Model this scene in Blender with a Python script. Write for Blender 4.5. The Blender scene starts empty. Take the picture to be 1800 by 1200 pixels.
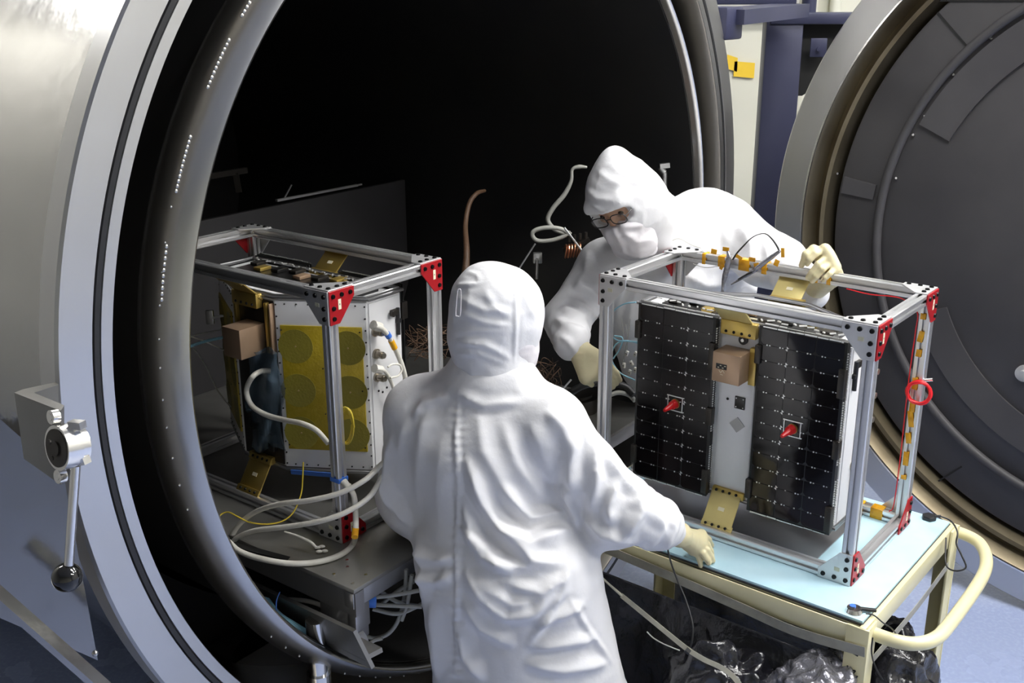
import bpy, bmesh, math, random
import numpy as np
from mathutils import Vector, Matrix
PI = math.pi
SC = bpy.context.scene
COL = SC.collection
random.seed(7)

# ------------------------------------------------------------------ camera
F_PX, PITCH, ROLL, HC = 1866.8, 0.3167, -0.0031, 2.21
_f = Vector((0, math.cos(PITCH), -math.sin(PITCH)))
_r0 = Vector((1, 0, 0)); _u0 = _r0.cross(_f)
_r = math.cos(ROLL)*_r0 + math.sin(ROLL)*_u0
_u = -math.sin(ROLL)*_r0 + math.cos(ROLL)*_u0
CAMP = Vector((0, 0, HC))
cam = bpy.data.objects.new('camera', bpy.data.cameras.new('camera')); COL.objects.link(cam)
cam.data.sensor_width = 36.0; cam.data.lens = F_PX/1800*36.0; cam.data.clip_start = 0.05
cam.matrix_world = Matrix((( _r.x, _u.x, -_f.x, 0), (_r.y, _u.y, -_f.y, 0), (_r.z, _u.z, -_f.z, HC), (0, 0, 0, 1)))
SC.camera = cam

def ray(px, py):
    return (px-900)/F_PX*_r - (py-600)/F_PX*_u + _f
def at(px, py, Y):
    d = ray(px, py); return CAMP + d*(Y/d.y)
def onz(px, py, z):
    d = ray(px, py); return CAMP + d*((z-HC)/d.z)
def onplane(px, py, o, n):
    d = ray(px, py); o = Vector(o); n = Vector(n); return CAMP + d*((o-CAMP).dot(n)/d.dot(n))
def pix(P):
    v = Vector(P)-CAMP; z = v.dot(_f); return 900+F_PX*v.dot(_r)/z, 600-F_PX*v.dot(_u)/z

# ------------------------------------------------------------------ materials
def mat(name, col, rough=.5, metal=0., bump=None, var=None, spec=.5, aniso=0., alpha=None, trans=None, coat=0., emit=None, rvar=None, sss=0., bdist=.004):
    m = bpy.data.materials.new(name); m.use_nodes = True
    nt = m.node_tree; b = nt.nodes['Principled BSDF']
    b.inputs['Base Color'].default_value = (*col, 1); b.inputs['Roughness'].default_value = rough
    b.inputs['Metallic'].default_value = metal; b.inputs['Specular IOR Level'].default_value = spec
    if aniso: b.inputs['Anisotropic'].default_value = aniso
    if coat: b.inputs['Coat Weight'].default_value = coat
    if alpha is not None: b.inputs['Alpha'].default_value = alpha
    if trans is not None: b.inputs['Transmission Weight'].default_value = trans
    if sss: b.inputs['Subsurface Weight'].default_value = sss; b.inputs['Subsurface Radius'].default_value = (.02, .012, .008)
    if emit: b.inputs['Emission Color'].default_value = (*emit[0], 1); b.inputs['Emission Strength'].default_value = emit[1]
    tc = nt.nodes.new('ShaderNodeTexCoord')
    def noise(scale, detail=4, stretch=None, dist=0.):
        n = nt.nodes.new('ShaderNodeTexNoise'); n.inputs['Scale'].default_value = scale; n.inputs['Detail'].default_value = detail
        n.inputs['Distortion'].default_value = dist
        if stretch:
            mp = nt.nodes.new('ShaderNodeMapping'); mp.inputs['Scale'].default_value = stretch
            nt.links.new(tc.outputs['Object'], mp.inputs[0]); nt.links.new(mp.outputs[0], n.inputs[0])
        else: nt.links.new(tc.outputs['Object'], n.inputs[0])
        return n
    if var:   # (scale, second colour, lo, hi[, stretch])
        n = noise(var[0], 5, var[4] if len(var) > 4 else None)
        r = nt.nodes.new('ShaderNodeValToRGB'); r.color_ramp.elements[0].position = var[2]; r.color_ramp.elements[1].position = var[3]
        r.color_ramp.elements[0].color = (*col, 1); r.color_ramp.elements[1].color = (*var[1], 1)
        nt.links.new(n.outputs[0], r.inputs[0]); nt.links.new(r.outputs[0], b.inputs['Base Color'])
    if rvar:  # (scale, lo, hi[, stretch])
        n = noise(rvar[0], 5, rvar[3] if len(rvar) > 3 else None)
        mr = nt.nodes.new('ShaderNodeMapRange'); mr.inputs['From Min'].default_value = .3; mr.inputs['From Max'].default_value = .7
        mr.inputs['To Min'].default_value = rvar[1]; mr.inputs['To Max'].default_value = rvar[2]
        nt.links.new(n.outputs[0], mr.inputs[0]); nt.links.new(mr.outputs[0], b.inputs['Roughness'])
    if bump:  # (scale, strength[, stretch])
        n = noise(bump[0], 6, bump[2] if len(bump) > 2 else None)
        bp = nt.nodes.new('ShaderNodeBump'); bp.inputs['Strength'].default_value = bump[1]; bp.inputs['Distance'].default_value = bdist
        nt.links.new(n.outputs[0], bp.inputs['Height']); nt.links.new(bp.outputs[0], b.inputs['Normal'])
    return m

M = {}
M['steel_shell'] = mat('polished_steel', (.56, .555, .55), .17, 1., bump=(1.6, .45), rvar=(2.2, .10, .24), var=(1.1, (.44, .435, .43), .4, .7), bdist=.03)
M['steel_flange'] = mat('brushed_steel', (.55, .55, .55), .33, 1., rvar=(3, .28, .42), bump=(60, .04))
M['steel_lip'] = mat('rolled_steel', (.64, .63, .61), .27, 1.)
M['steel_throat'] = mat('stained_steel', (.34, .32, .285), .30, 1., bump=(4, .1))
M['steel_door_ring'] = mat('bronzed_steel', (.24, .205, .14), .46, 1., var=(4, (.16, .13, .085), .4, .7), bump=(8, .1))
M['steel_bright'] = mat('bright_steel', (.78, .77, .75), .18, 1.)
M['black_paint'] = mat('black_shroud_paint', (.008, .008, .009), .6, var=(3, (.015, .014, .013), .4, .7))
M['door_black'] = mat('black_door_paint', (.050, .048, .052), .55, var=(2.5, (.070, .067, .070), .35, .7), bump=(30, .12), spec=.4)
M['door_dark'] = mat('dark_gap', (.006, .006, .006), .7)
M['rubber'] = mat('black_rubber', (.012, .012, .014), .45)
M['bakelite'] = mat('black_bakelite', (.006, .006, .006), .07, coat=.5)
M['alu'] = mat('mill_aluminium', (.80, .80, .81), .34, .85, bump=(90, .03), rvar=(10, .28, .42))
M['alu_plate'] = mat('aluminium_plate', (.74, .74, .75), .42, .7, var=(20, (.66, .66, .67), .4, .7))
M['red_plate'] = mat('red_anodised', (.43, .012, .018), .38, .25, bump=(80, .05))
M['bolt'] = mat('black_oxide_bolt', (.012, .012, .013), .32, .6)
M['sticker'] = mat('cream_sticker', (.80, .74, .55), .6)
M['sticker_y'] = mat('faded_sticker', (.62, .60, .45), .6)
M['ink'] = mat('black_ink', (.015, .015, .015), .6)
M['cart_cream'] = mat('cream_enamel', (.70, .65, .40), .32, var=(3, (.60, .56, .35), .45, .75), bump=(40, .04), coat=.2)
M['cart_top'] = mat('light_blue_mat', (.40, .60, .70), .55, var=(12, (.45, .64, .73), .4, .7))
M['mat_edge'] = mat('dark_mat_edge', (.05, .05, .055), .6)
M['film'] = mat('dark_plastic_film', (.02, .021, .026), .14, var=(5, (.06, .06, .08), .5, .8), bump=(22, 1.), alpha=.86, bdist=.02)
M['film_black'] = mat('crinkled_black_film', (.012, .012, .016), .12, bump=(14, .9), coat=.6, bdist=.02)
M['film_silver'] = mat('silvery_film', (.30, .30, .34), .16, .7, bump=(24, 1.), bdist=.02)
M['tape_clear'] = mat('greyish_tape', (.36, .35, .29), .4, var=(18, (.24, .235, .2), .4, .7))
M['strap'] = mat('tan_strap', (.42, .40, .32), .5, var=(25, (.3, .29, .24), .4, .7))
M['purple'] = mat('slate_blue_paint', (.024, .027, .062), .45, var=(3, (.036, .038, .078), .4, .7), bump=(20, .06))
M['wall'] = mat('cream_wall_paint', (.66, .65, .55), .6, var=(1.5, (.60, .59, .50), .4, .7))
M['room'] = mat('room_wall_paint', (.53, .52, .48), .7, var=(1, (.47, .46, .43), .4, .7))
M['ceiling'] = mat('ceiling_paint', (.62, .62, .62), .7, var=(1, (.58, .58, .58), .4, .7))
M['floor'] = mat('blue_epoxy', (.29, .345, .53), .25, var=(70, (.34, .40, .58), .45, .7), bump=(3, .05), rvar=(4, .16, .3))
M['yellow_tape'] = mat('yellow_tape', (.75, .50, .03), .45)
M['kapton'] = mat('amber_tape', (.78, .40, .02), .22, var=(40, (.55, .24, .01), .45, .7), bump=(60, .3))
M['cable_white'] = mat('white_sleeving', (.70, .68, .62), .42, bump=(140, .35), var=(18, (.58, .55, .48), .45, .75))
M['cable_grey'] = mat('grey_sleeving', (.36, .36, .33), .4, bump=(120, .3))
M['cable_black'] = mat('black_wire', (.012, .012, .013), .4)
M['cable_yellow'] = mat('yellow_wire', (.62, .47, .04), .4)
M['cable_blue'] = mat('pale_blue_wire', (.30, .58, .72), .4)
M['cable_red'] = mat('red_wire', (.72, .012, .02), .35)
M['cable_brown'] = mat('brown_braid', (.10, .055, .03), .55, bump=(120, .4))
M['copper'] = mat('copper', (.72, .34, .20), .3, 1.)
M['white_panel'] = mat('white_thermal_paint', (.76, .76, .77), .5, var=(6, (.70, .70, .72), .4, .75))
M['solar'] = mat('solar_cell_glass', (.006, .005, .006), .08, var=(5, (.014, .008, .008), .45, .7), spec=.35)
M['solar_back'] = mat('black_panel_board', (.008, .008, .008), .35)
M['silver'] = mat('silver_tab', (.85, .85, .83), .3, .6)
M['gold'] = mat('gold_chromate', (.56, .40, .10), .36, .75, var=(14, (.48, .35, .12), .4, .7))
M['gold_pale'] = mat('pale_gold_plate', (.74, .62, .26), .42, .45, var=(10, (.68, .56, .24), .4, .7))
M['bronze'] = mat('tan_alodine', (.42, .28, .18), .40, .45, var=(8, (.38, .26, .17), .4, .7))
M['antenna'] = mat('amber_laminate', (.40, .30, .012), .38, bump=(160, .25), var=(60, (.46, .34, .03), .45, .7), coat=.2)
M['antenna_patch'] = mat('olive_patch', (.235, .20, .022), .42, bump=(160, .25), coat=.2)
M['connector'] = mat('nickel_connector', (.42, .38, .32), .32, .9)
M['red_cap'] = mat('red_plastic_cap', (.62, .01, .012), .3, coat=.3)
M['blue_tape'] = mat('blue_tape', (.05, .17, .62), .45)
M['diamond'] = mat('grey_foil', (.40, .40, .40), .38, .6)
M['platform'] = mat('grey_plate_metal', (.27, .265, .25), .38, .75, var=(3, (.20, .195, .185), .4, .7), rvar=(7, .3, .5), bump=(50, .06))
M['platform_side'] = mat('dull_steel', (.36, .36, .37), .3, .85, bump=(50, .05))
M['panel_dark'] = mat('dark_grey_panel', (.030, .029, .031), .6, var=(3, (.040, .038, .040), .4, .7), spec=.3)
M['dark_metal'] = mat('dark_metal', (.05, .045, .04), .4, .7)
M['skin'] = mat('skin', (.50, .30, .20), .5, sss=.15)
M['glass_frame'] = mat('dark_spectacle_frame', (.02, .018, .018), .25)
M['lens'] = mat('spectacle_lens', (.9, .9, .9), .05, trans=1., alpha=.35)
M['latex'] = mat('cream_latex', (.70, .63, .40), .45, bump=(60, .25), sss=.08)
M['mask'] = mat('pale_face_veil', (.66, .635, .665), .75, bump=(35, .3), spec=.2)
M['eye'] = mat('eye_dark', (.03, .02, .015), .2)
M['lamp'] = mat('lamp_diffuser', (.9, .9, .9), .5, emit=((1, .985, .95), 33.))
M['lamp_frame'] = mat('lamp_frame', (.75, .75, .75), .5)
# suit cloth: white, with a fine weave bump
M['cloth'] = mat('white_cleanroom_cloth', (.74, .74, .765), .72, bump=(34, .42), spec=.25, bdist=.004)

# ------------------------------------------------------------------ mesh builder
def catmull(pts, n=8):
    P = [Vector(p) for p in pts]
    if len(P) < 3: return P
    out = []
    Q = [P[0]*2-P[1]] + P + [P[-1]*2-P[-2]]
    for i in range(1, len(Q)-2):
        a, b, c, d = Q[i-1], Q[i], Q[i+1], Q[i+2]
        for k in range(n):
            t = k/n
            out.append(.5*((2*b)+(c-a)*t+(2*a-5*b+4*c-d)*t*t+(3*b-a-3*c+d)*t**3))
    out.append(P[-1]); return out

class MB:
    def __init__(s): s.bm = bmesh.new()
    def _add(s, verts, faces, mi=0, smooth=False):
        vs = [s.bm.verts.new(v) for v in verts]
        for f in faces:
            try:
                fc = s.bm.faces.new([vs[i] for i in f]); fc.material_index = mi; fc.smooth = smooth
            except ValueError: pass
        return vs
    def box(s, c, size, mi=0, rot=None, bev=0.):
        hx, hy, hz = size[0]/2, size[1]/2, size[2]/2
        V = [Vector((x*hx, y*hy, z*hz)) for x in (-1, 1) for y in (-1, 1) for z in (-1, 1)]
        T = (rot if rot is not None else Matrix.Identity(3))
        c = Vector(c); V = [T @ v + c for v in V]
        Fc = [(0, 1, 3, 2), (4, 6, 7, 5), (0, 4, 5, 1), (2, 3, 7, 6), (0, 2, 6, 4), (1, 5, 7, 3)]
        if bev <= 0: s._add(V, Fc, mi); return s
        b = bmesh.new(); vs = [b.verts.new(v) for v in V]
        for f in Fc: b.faces.new([vs[i] for i in f])
        bmesh.ops.bevel(b, geom=b.edges[:]+b.verts[:], offset=bev, segments=2, profile=.5, affect='EDGES')
        s._merge(b, mi, True); return s
    def _merge(s, b, mi, smooth):
        b.verts.ensure_lookup_table(); b.verts.index_update()
        s._add([v.co.copy() for v in b.verts], [[v.index for v in f.verts] for f in b.faces], mi, smooth); b.free()
    def beam(s, p0, p1, w, h, mi=0, up=(0, 0, 1), bev=0.):
        p0 = Vector(p0); p1 = Vector(p1); d = (p1-p0); L = d.length; d.normalize()
        x = Vector(up).cross(d)
        if x.length < 1e-4: x = Vector((1, 0, 0)).cross(d)
        x.normalize(); y = d.cross(x)
        R = Matrix((x, y, d)).transposed()
        return s.box((p0+p1)/2, (w, h, L), mi, R, bev)
    def cyl(s, p0, p1, r0, r1=None, n=24, mi=0, caps=True):
        r1 = r0 if r1 is None else r1
        p0 = Vector(p0); p1 = Vector(p1); d = (p1-p0).normalized()
        x = d.orthogonal().normalized(); y = d.cross(x)
        V = []
        for p, r in ((p0, r0), (p1, r1)):
            for i in range(n):
                a = 2*PI*i/n; V.append(p+(x*math.cos(a)+y*math.sin(a))*r)
        Fc = [(i, (i+1) % n, n+(i+1) % n, n+i) for i in range(n)]
        vs = s._add(V, Fc, mi, True)
        if caps:
            for ring in (list(reversed(vs[:n])), vs[n:]):
                try: f = s.bm.faces.new(ring); f.material_index = mi
                except ValueError: pass
        return s
    def tube(s, pts, r, n=10, mi=0, sub=8, smooth=True, closed=False, flat=1., up=None):
        P = catmull(pts, sub) if smooth else [Vector(p) for p in pts]
        m = len(P); rr = r if hasattr(r, '__len__') else [r]*m
        if hasattr(r, '__len__') and len(r) != m:
            rr = [float(np.interp(i/(m-1), np.linspace(0, 1, len(r)), r)) for i in range(m)]
        V = []; nx = None
        for i in range(m):
            d = (P[min(i+1, m-1)]-P[max(i-1, 0)])
            d = d.normalized() if d.length > 1e-9 else Vector((0, 0, 1))
            if up is not None: nx = Vector(up) - d*Vector(up).dot(d)
            elif nx is None: nx = d.orthogonal()
            else: nx = nx - d*nx.dot(d)
            nx = nx.normalized() if nx.length > 1e-6 else d.orthogonal().normalized()
            ny = d.cross(nx)
            for k in range(n):
                a = 2*PI*k/n; V.append(P[i]+(nx*math.cos(a)*flat+ny*math.sin(a))*rr[i])
        Fc = [(i*n+k, i*n+(k+1) % n, (i+1)*n+(k+1) % n, (i+1)*n+k) for i in range(m-1) for k in range(n)]
        vs = s._add(V, Fc, mi, True)
        for ring in (list(reversed(vs[:n])), vs[-n:]):
            try: f = s.bm.faces.new(ring); f.material_index = mi
            except ValueError: pass
        return s
    def ribbon(s, pts, w, t, up, mi=0, sub=8):     # flat strap
        P = catmull(pts, sub); m = len(P); V = []
        for i in range(m):
            d = (P[min(i+1, m-1)]-P[max(i-1, 0)]).normalized()
            x = Vector(up) - d*Vector(up).dot(d); x.normalize(); y = d.cross(x)
            for a, b in ((-1, -1), (1, -1), (1, 1), (-1, 1)): V.append(P[i]+x*(a*w/2)+y*(b*t/2))
        Fc = [(i*4+k, i*4+(k+1) % 4, i*4+4+(k+1) % 4, i*4+4+k) for i in range(m-1) for k in range(4)]
        Fc += [(3, 2, 1, 0), tuple((m-1)*4+k for k in range(4))]
        s._add(V, Fc, mi, False); return s
    def lathe(s, prof, n=180, mi=0, o=(0, 0, 0), closed=False):   # about local X at o ; prof = (x, r)
        V = []; o = Vector(o)
        for i in range(n):
            a = 2*PI*i/n
            for (x, r) in prof: V.append(o+Vector((x, r*math.cos(a), r*math.sin(a))))
        m = len(prof); Fc = []
        for i in range(n):
            j = (i+1) % n
            for k in range(m-1 if not closed else m):
                q = (k+1) % m; Fc.append((i*m+k, j*m+k, j*m+q, i*m+q))
        s._add(V, Fc, mi, True); return s
    def prism(s, poly, t, R, o, mi=0, bev=0.):     # 2-D polygon extruded along R's third column by t
        o = Vector(o); n = len(poly)
        b = bmesh.new()
        lo = [b.verts.new(R @ Vector((x, y, 0)) + o) for x, y in poly]; hi = [b.verts.new(R @ Vector((x, y, t)) + o) for x, y in poly]
        b.faces.new(list(reversed(lo))); b.faces.new(hi)
        for i in range(n): b.faces.new((lo[i], lo[(i+1) % n], hi[(i+1) % n], hi[i]))
        if bev > 0: bmesh.ops.bevel(b, geom=b.edges[:], offset=bev, segments=1, affect='EDGES')
        s._merge(b, mi, False); return s
    def sphere(s, c, r, mi=0, n=12, scale=(1, 1, 1), R=None):
        b = bmesh.new(); bmesh.ops.create_uvsphere(b, u_segments=n*2, v_segments=n, radius=1)
        T = R if R is not None else Matrix.Identity(3)
        for v in b.verts: v.co = T @ Vector((v.co.x*r*scale[0], v.co.y*r*scale[1], v.co.z*r*scale[2])) + Vector(c)
        s._merge(b, mi, True); return s
    def build(s, name, mats, parent=None, angle=35, **tags):
        me = bpy.data.meshes.new(name)
        bmesh.ops.recalc_face_normals(s.bm, faces=s.bm.faces[:])
        s.bm.to_mesh(me); s.bm.free()
        return link(name, me, mats, parent, angle, **tags)

def link(name, me, mats, parent=None, angle=35, **tags):
    for m in (mats if isinstance(mats, (list, tuple)) else [mats]): me.materials.append(M[m] if isinstance(m, str) else m)
    if angle: 
        me.shade_smooth(); me.set_sharp_from_angle(angle=math.radians(angle))
    o = bpy.data.objects.new(name, me); COL.objects.link(o)
    if parent is not None: o.parent = parent
    for k, v in tags.items(): o[k] = v
    return o
def thing(name, label, cat, loc=(0, 0, 0), rz=0., group=None):
    o = bpy.data.objects.new(name, None); COL.objects.link(o); o.empty_display_size = .05
    o.location = loc; o.rotation_euler = (0, 0, rz); o['label'] = label; o['category'] = cat
    if group: o['group'] = group
    return o
def tag(o, label, cat, group=None):
    o['label'] = label; o['category'] = cat
    if group: o['group'] = group
    return o
def inst(src, parent, M4=None, name=None):         # copy of one object sharing its mesh
    c = src.copy(); COL.objects.link(c); c.parent = parent
    if M4 is not None: c.matrix_local = M4
    return c
def ax3(x, y, z): return Matrix((Vector(x), Vector(y), Vector(z))).transposed()
# ================================================================== ROOM
RX0, RX1, RY0, RY1, RZ = -4.2, 5.6, -3.6, 6.0, 4.1
def slab(name, c, size, m, kind='structure'):
    return MB().box(c, size).build(name, m, None, 0, kind=kind)
slab('floor', ((RX0+RX1)/2, (RY0+RY1)/2, -.05), (RX1-RX0+.4, RY1-RY0+.4, .1), 'floor')
slab('ceiling', ((RX0+RX1)/2, (RY0+RY1)/2, RZ+.05), (RX1-RX0+.4, RY1-RY0+.4, .1), 'ceiling')
slab('wall_left', (RX0-.05, (RY0+RY1)/2, RZ/2), (.1, RY1-RY0+.4, RZ), 'room')
slab('wall_right', (RX1+.05, (RY0+RY1)/2, RZ/2), (.1, RY1-RY0+.4, RZ), 'room')
slab('wall_front', ((RX0+RX1)/2, RY0-.05, RZ/2), (RX1-RX0, .1, RZ), 'wall')
w = MB(); w.box(((RX0+RX1)/2, RY1+.05, RZ/2), (RX1-RX0, .1, RZ))
for x in np.arange(RX0+.35, RX1, .62): w.box((x, RY1-.004, RZ/2), (.03, .012, RZ))     # panel joint battens
w.build('wall_back', 'wall', None, 0, kind='structure')
b = MB(); b.box(((RX0+RX1)/2, RY1-.012, .06), (RX1-RX0, .024, .12)); b.build('baseboard_back', 'room', None, 0, kind='structure')
# yellow tape strip stuck on the back wall (in two torn pieces)
t = MB(); Yt = RY1-.014
for (x0, y0, x1, y1, h) in ((1278, 108, 1296, 114, 22), (1290, 121, 1326, 124, 24)):
    a = at(x0, y0, Yt); c = at(x1, y1, Yt); hh = h/F_PX*Yt*1.05
    t._add([a+Vector((0, -.004, hh/2)), a+Vector((0, -.004, -hh/2)), c+Vector((0, -.004, -hh/2)), c+Vector((0, -.004, hh/2)),
            a+Vector((0, .004, hh/2)), a+Vector((0, .004, -hh/2)), c+Vector((0, .004, -hh/2)), c+Vector((0, .004, hh/2))],
           [(0, 1, 2, 3), (7, 6, 5, 4), (0, 4, 5, 1), (2, 6, 7, 3), (0, 3, 7, 4), (1, 5, 6, 2)])
tag(t.build('wall_tape', 'yellow_tape'), 'yellow tape strip stuck across the cream back wall', 'tape')
# pale pipes running up the back wall
for (px, r, lab) in ((1420, .05, 'pale vertical pipe on the back wall behind the blue beam'), (1468, .03, 'thin pale vertical pipe on the back wall beside the door rim')):
    p = at(px, 20, RY1-.09); q = MB(); q.cyl((p.x, p.y, 0), (p.x, p.y, RZ), r, n=20)
    for z in (.6, 1.7, 2.9): q.box((p.x, p.y+.045, z), (r*3, .09, .03))
    tag(q.build('wall_pipe', 'wall'), lab, 'pipe', None)
b = at(1330, 8, RY1-.05); q = MB(); q.box((b.x, b.y, b.z+.25), (.55, .09, .62), bev=.006); q.box((b.x+.1, b.y-.05, b.z+.25), (.2, .02, .4), bev=.004)
tag(q.build('wall_cabinet', 'room'), 'pale grey cabinet high on the cream back wall', 'cabinet')

# ceiling lights
LAMPS = [(1.3, 2.1), (3.0, 1.9), (2.9, .2), (4.4, .6), (1.8, 3.7), (3.9, 3.5), (-3.3, 3.6)]
for i, (x, y) in enumerate(LAMPS):
    L = thing('ceiling_light', 'rectangular ceiling light panel in the room, out of frame above', 'light', (x, y, RZ-.001), 0, 'ceiling light panels')
    fr = MB()
    for (cx, cy, sx, sy) in ((0, .31, 1.3, .04), (0, -.31, 1.3, .04), (.63, 0, .04, .62), (-.63, 0, .04, .62)): fr.box((cx, cy, -.03), (sx, sy, .06))
    fr.build('frame', 'lamp_frame', L)
    MB().box((0, 0, -.035), (1.22, .58, .02)).build('diffuser', 'lamp', L)

# ================================================================== VACUUM CHAMBER
CC = Vector((.0084, 2.8354, 1.4456)); CYAW = -.6493
NC = Vector((math.cos(CYAW), math.sin(CYAW), 0)); TC = Vector((-NC.y, NC.x, 0))
CH = thing('vacuum_chamber', 'large polished steel vacuum chamber with round open mouth and black interior', 'chamber', (CC.x, CC.y, 0), CYAW)
CZ = CC.z; RO = 1.35
o = (0, 0, CZ)
def cl(P):                     # world -> chamber local
    d = Vector(P)-Vector((CC.x, CC.y, 0)); return Vector((d.dot(NC), d.dot(TC), d.z))
sh = MB()
sh.lathe([(-.055, 1.24), (-.055, 1.272), (-2.75, 1.272), (-2.95, 1.15), (-3.1, .8), (-3.17, .3), (-3.18, .001), (-3.16, .001), (-3.1, .5), (-2.9, 1.1), (-2.7, 1.25), (-.62, 1.25), (-.62, 1.24)], 200, 0, o, True)
sh.lathe([(-.9, 1.272), (-.9, 1.285), (-1.0, 1.285), (-1.0, 1.272)], 160, 0, o, True)
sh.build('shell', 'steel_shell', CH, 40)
MB().lathe([(0, 1.239), (0, 1.262), (-.006, 1.265), (-.006, 1.277), (0, 1.280), (0, 1.345), (-.006, RO), (-.055, RO), (-.062, 1.345), (-.062, 1.239)], 240, 0, o, True).build('flange', 'steel_flange', CH, 25)
MB().lathe([(-.008, 1.2635), (.001, 1.266), (.001, 1.276), (-.008, 1.2785)], 240, 0, o, True).build('o_ring', 'rubber', CH, 60)
MB().lathe([(-.004, 1.237), (-.002, 1.2385), (-.62, 1.2385), (-.62, 1.237), (-.5, 1.234), (-.1, 1.236)], 200, 0, o, True).build('throat', 'steel_throat', CH, 40)
MB().lathe([(-.60, 1.09), (-.60, 1.236), (-.62, 1.236), (-.62, 1.09)], 160, 0, o, True).build('throat_back', 'black_paint', CH)
MB().lathe([(-.02, 1.0675), (-.02, 1.0705), (-2.5, 1.0705), (-2.5, .001), (-2.49, .001), (-2.49, 1.0675)], 200, 0, o, True).build('shroud', 'black_paint', CH, 40)
lip = MB()
lip.lathe([(-.12, 1.089), (-.112, 1.112), (-.095, 1.1215), (-.075, 1.1245), (-.055, 1.1225), (-.035, 1.1165), (-.016, 1.107), (-.002, 1.0975), (.009, 1.088), (.014, 1.081), (.010, 1.0755), (.0, 1.0725), (-.05, 1.0722)], 240, 0, o, True)
lip.build('shroud_rim', 'steel_lip', CH, 50)
def on_rim(px, py, off, r):    # local point of a rim pixel
    P = onplane(px, py, CC+NC*off, NC); v = cl(P); ang = math.atan2(v.z-CZ, v.y); return (off, r*math.cos(ang), CZ+r*math.sin(ang))
# weld dots on the rim
wd = MB(); 
for k in range(110):
    a = 2*PI*k/110+random.uniform(-.004, .004); 
    if (k//6) % 3 == 1: continue
    r = 1.1165; wd.sphere((-.034, r*math.cos(a), CZ+r*math.sin(a)), .0026, n=5)
for (A_, B_, n_) in (((404, 74), (362, 152), 11), ((331, 240), (306, 335), 12), ((287, 432), (280, 526), 10), ((448, 18), (432, 36), 4)):
    a0 = on_rim(*A_, -.034, 1.1165); b0 = on_rim(*B_, -.034, 1.1165); t0 = math.atan2(a0[2]-CZ, a0[1]); t1 = math.atan2(b0[2]-CZ, b0[1])
    if abs(t1-t0) > PI: t1 += 2*PI*(1 if t0 > t1 else -1)
    for q in np.linspace(t0, t1, n_): wd.sphere((-.030, 1.1150*math.cos(q), CZ+1.1150*math.sin(q)), .0030, n=6, scale=(1, 1.5, 1.5))
wd.build('weld_bead', 'steel_lip', CH, 0, kind='stuff')
# hinge arm at the top right of the flange
P = at(1270, 30, 3.86); A = cl(P); B = cl(at(1388, 18, 4.42))
h = MB(); h.beam(A, B, .16, .05, up=(0, 0, 1)); h.box(A+Vector((-.01, 0, -.02)), (.12, .13, .11), bev=.01)
h.build('hinge_arm', 'purple', CH)
# saddle and gusset at the lower left
g = MB()
pts = [at(x, y, 1.70) for x, y in ((112, 836), (172, 1160), (-60, 1060), (-40, 700))]
P = [cl(p) for p in pts]; d = Vector((-.02, 0, 0))
g._add(P+[p+d for p in P], [(0, 1, 2, 3), (7, 6, 5, 4), (0, 4, 5, 1), (1, 5, 6, 2), (2, 6, 7, 3), (3, 7, 4, 0)])
s_ = at(167, 1148, 1.69); g.sphere(cl(s_), .006, n=6)
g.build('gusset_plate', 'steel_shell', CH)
sk = MB(); sk.box((-1.3, -1.95, .2), (2.6, 1.0, .36), bev=.02); sk.box((-1.2, -1.75, .45), (2.0, .3, .16), bev=.02); sk.build('reflection_blocker', 'dark_metal', CH)  # unseen dark boxes, added beside the chamber to darken the shell's floor reflection
sd = MB()
for x in (-.5, -2.1):
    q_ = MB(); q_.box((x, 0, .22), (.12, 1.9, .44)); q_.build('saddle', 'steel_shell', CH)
sd.beam(cl(at(-20, 1030, 1.62)), cl(at(190, 1215, 1.62)), .03, .012)
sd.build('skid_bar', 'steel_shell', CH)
# latch with lever and ball knob
YL = 1.66
def lp(x, y, Y=YL): return cl(at(x, y, Y))
br = thing('latch', '', ''); del br['label'], br['category']; br.parent = CH
bk = MB()
top = [lp(25, 690, 1.66), lp(107, 722, 1.57), lp(113, 712, 1.60), lp(60, 690, 1.68), lp(103, 676, 1.76), lp(99, 671, 1.77), lp(40, 684, 1.68)]
low = [Vector((p.x, p.y, p.z)) for p in (lp(42, 806, 1.66), lp(107, 852, 1.57), lp(113, 846, 1.60), lp(62, 808, 1.68), lp(103, 800, 1.76), lp(99, 795, 1.77), lp(46, 804, 1.68))]
n = len(top); bk._add(top+low, [tuple(range(n)), tuple(range(2*n-1, n-1, -1))]+[(i, n+i, n+(i+1) % n, (i+1) % n) for i in range(n)])
bk.build('latch_bracket', 'platform', br)
wh = MB()
c0 = lp(141, 779, 1.575); c1 = lp(101, 787, 1.545); ax = (c1-c0).normalized()
wh.cyl(c0, c0+ax*.012, .033, n=36); wh.cyl(c0+ax*.014, c0+ax*.040, .0365, n=36)
fw = MB(); fw.cyl(c0+ax*.039, c0+ax*.0415, .031, n=36); fw.cyl(c0+ax*.041, c0+ax*.044, .012, n=24)
for k in range(3): fw.cyl(c0+ax*.041+Vector((0, .016*math.cos(2.1*k), .016*math.sin(2.1*k))), c0+ax*.043+Vector((0, .016*math.cos(2.1*k), .016*math.sin(2.1*k))), .004, n=10)
fw.build('wheel_face', 'dark_metal', br)
wh.beam(lp(125, 745, 1.56), lp(146, 747, 1.55), .014, .012); wh.beam(lp(128, 812, 1.56), lp(153, 808, 1.545), .014, .012)
wh.build('latch_wheel', 'steel_bright', br)
for (x, y) in ((101, 731), (113, 835)):
    b_ = MB(); p = lp(x, y, 1.565); b_.cyl(p, p+ax*.012, .0115, n=20); b_.cyl(p+ax*.010, p+ax*.0125, .006, n=6); b_.build('cap_screw', 'steel_bright', br)
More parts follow.
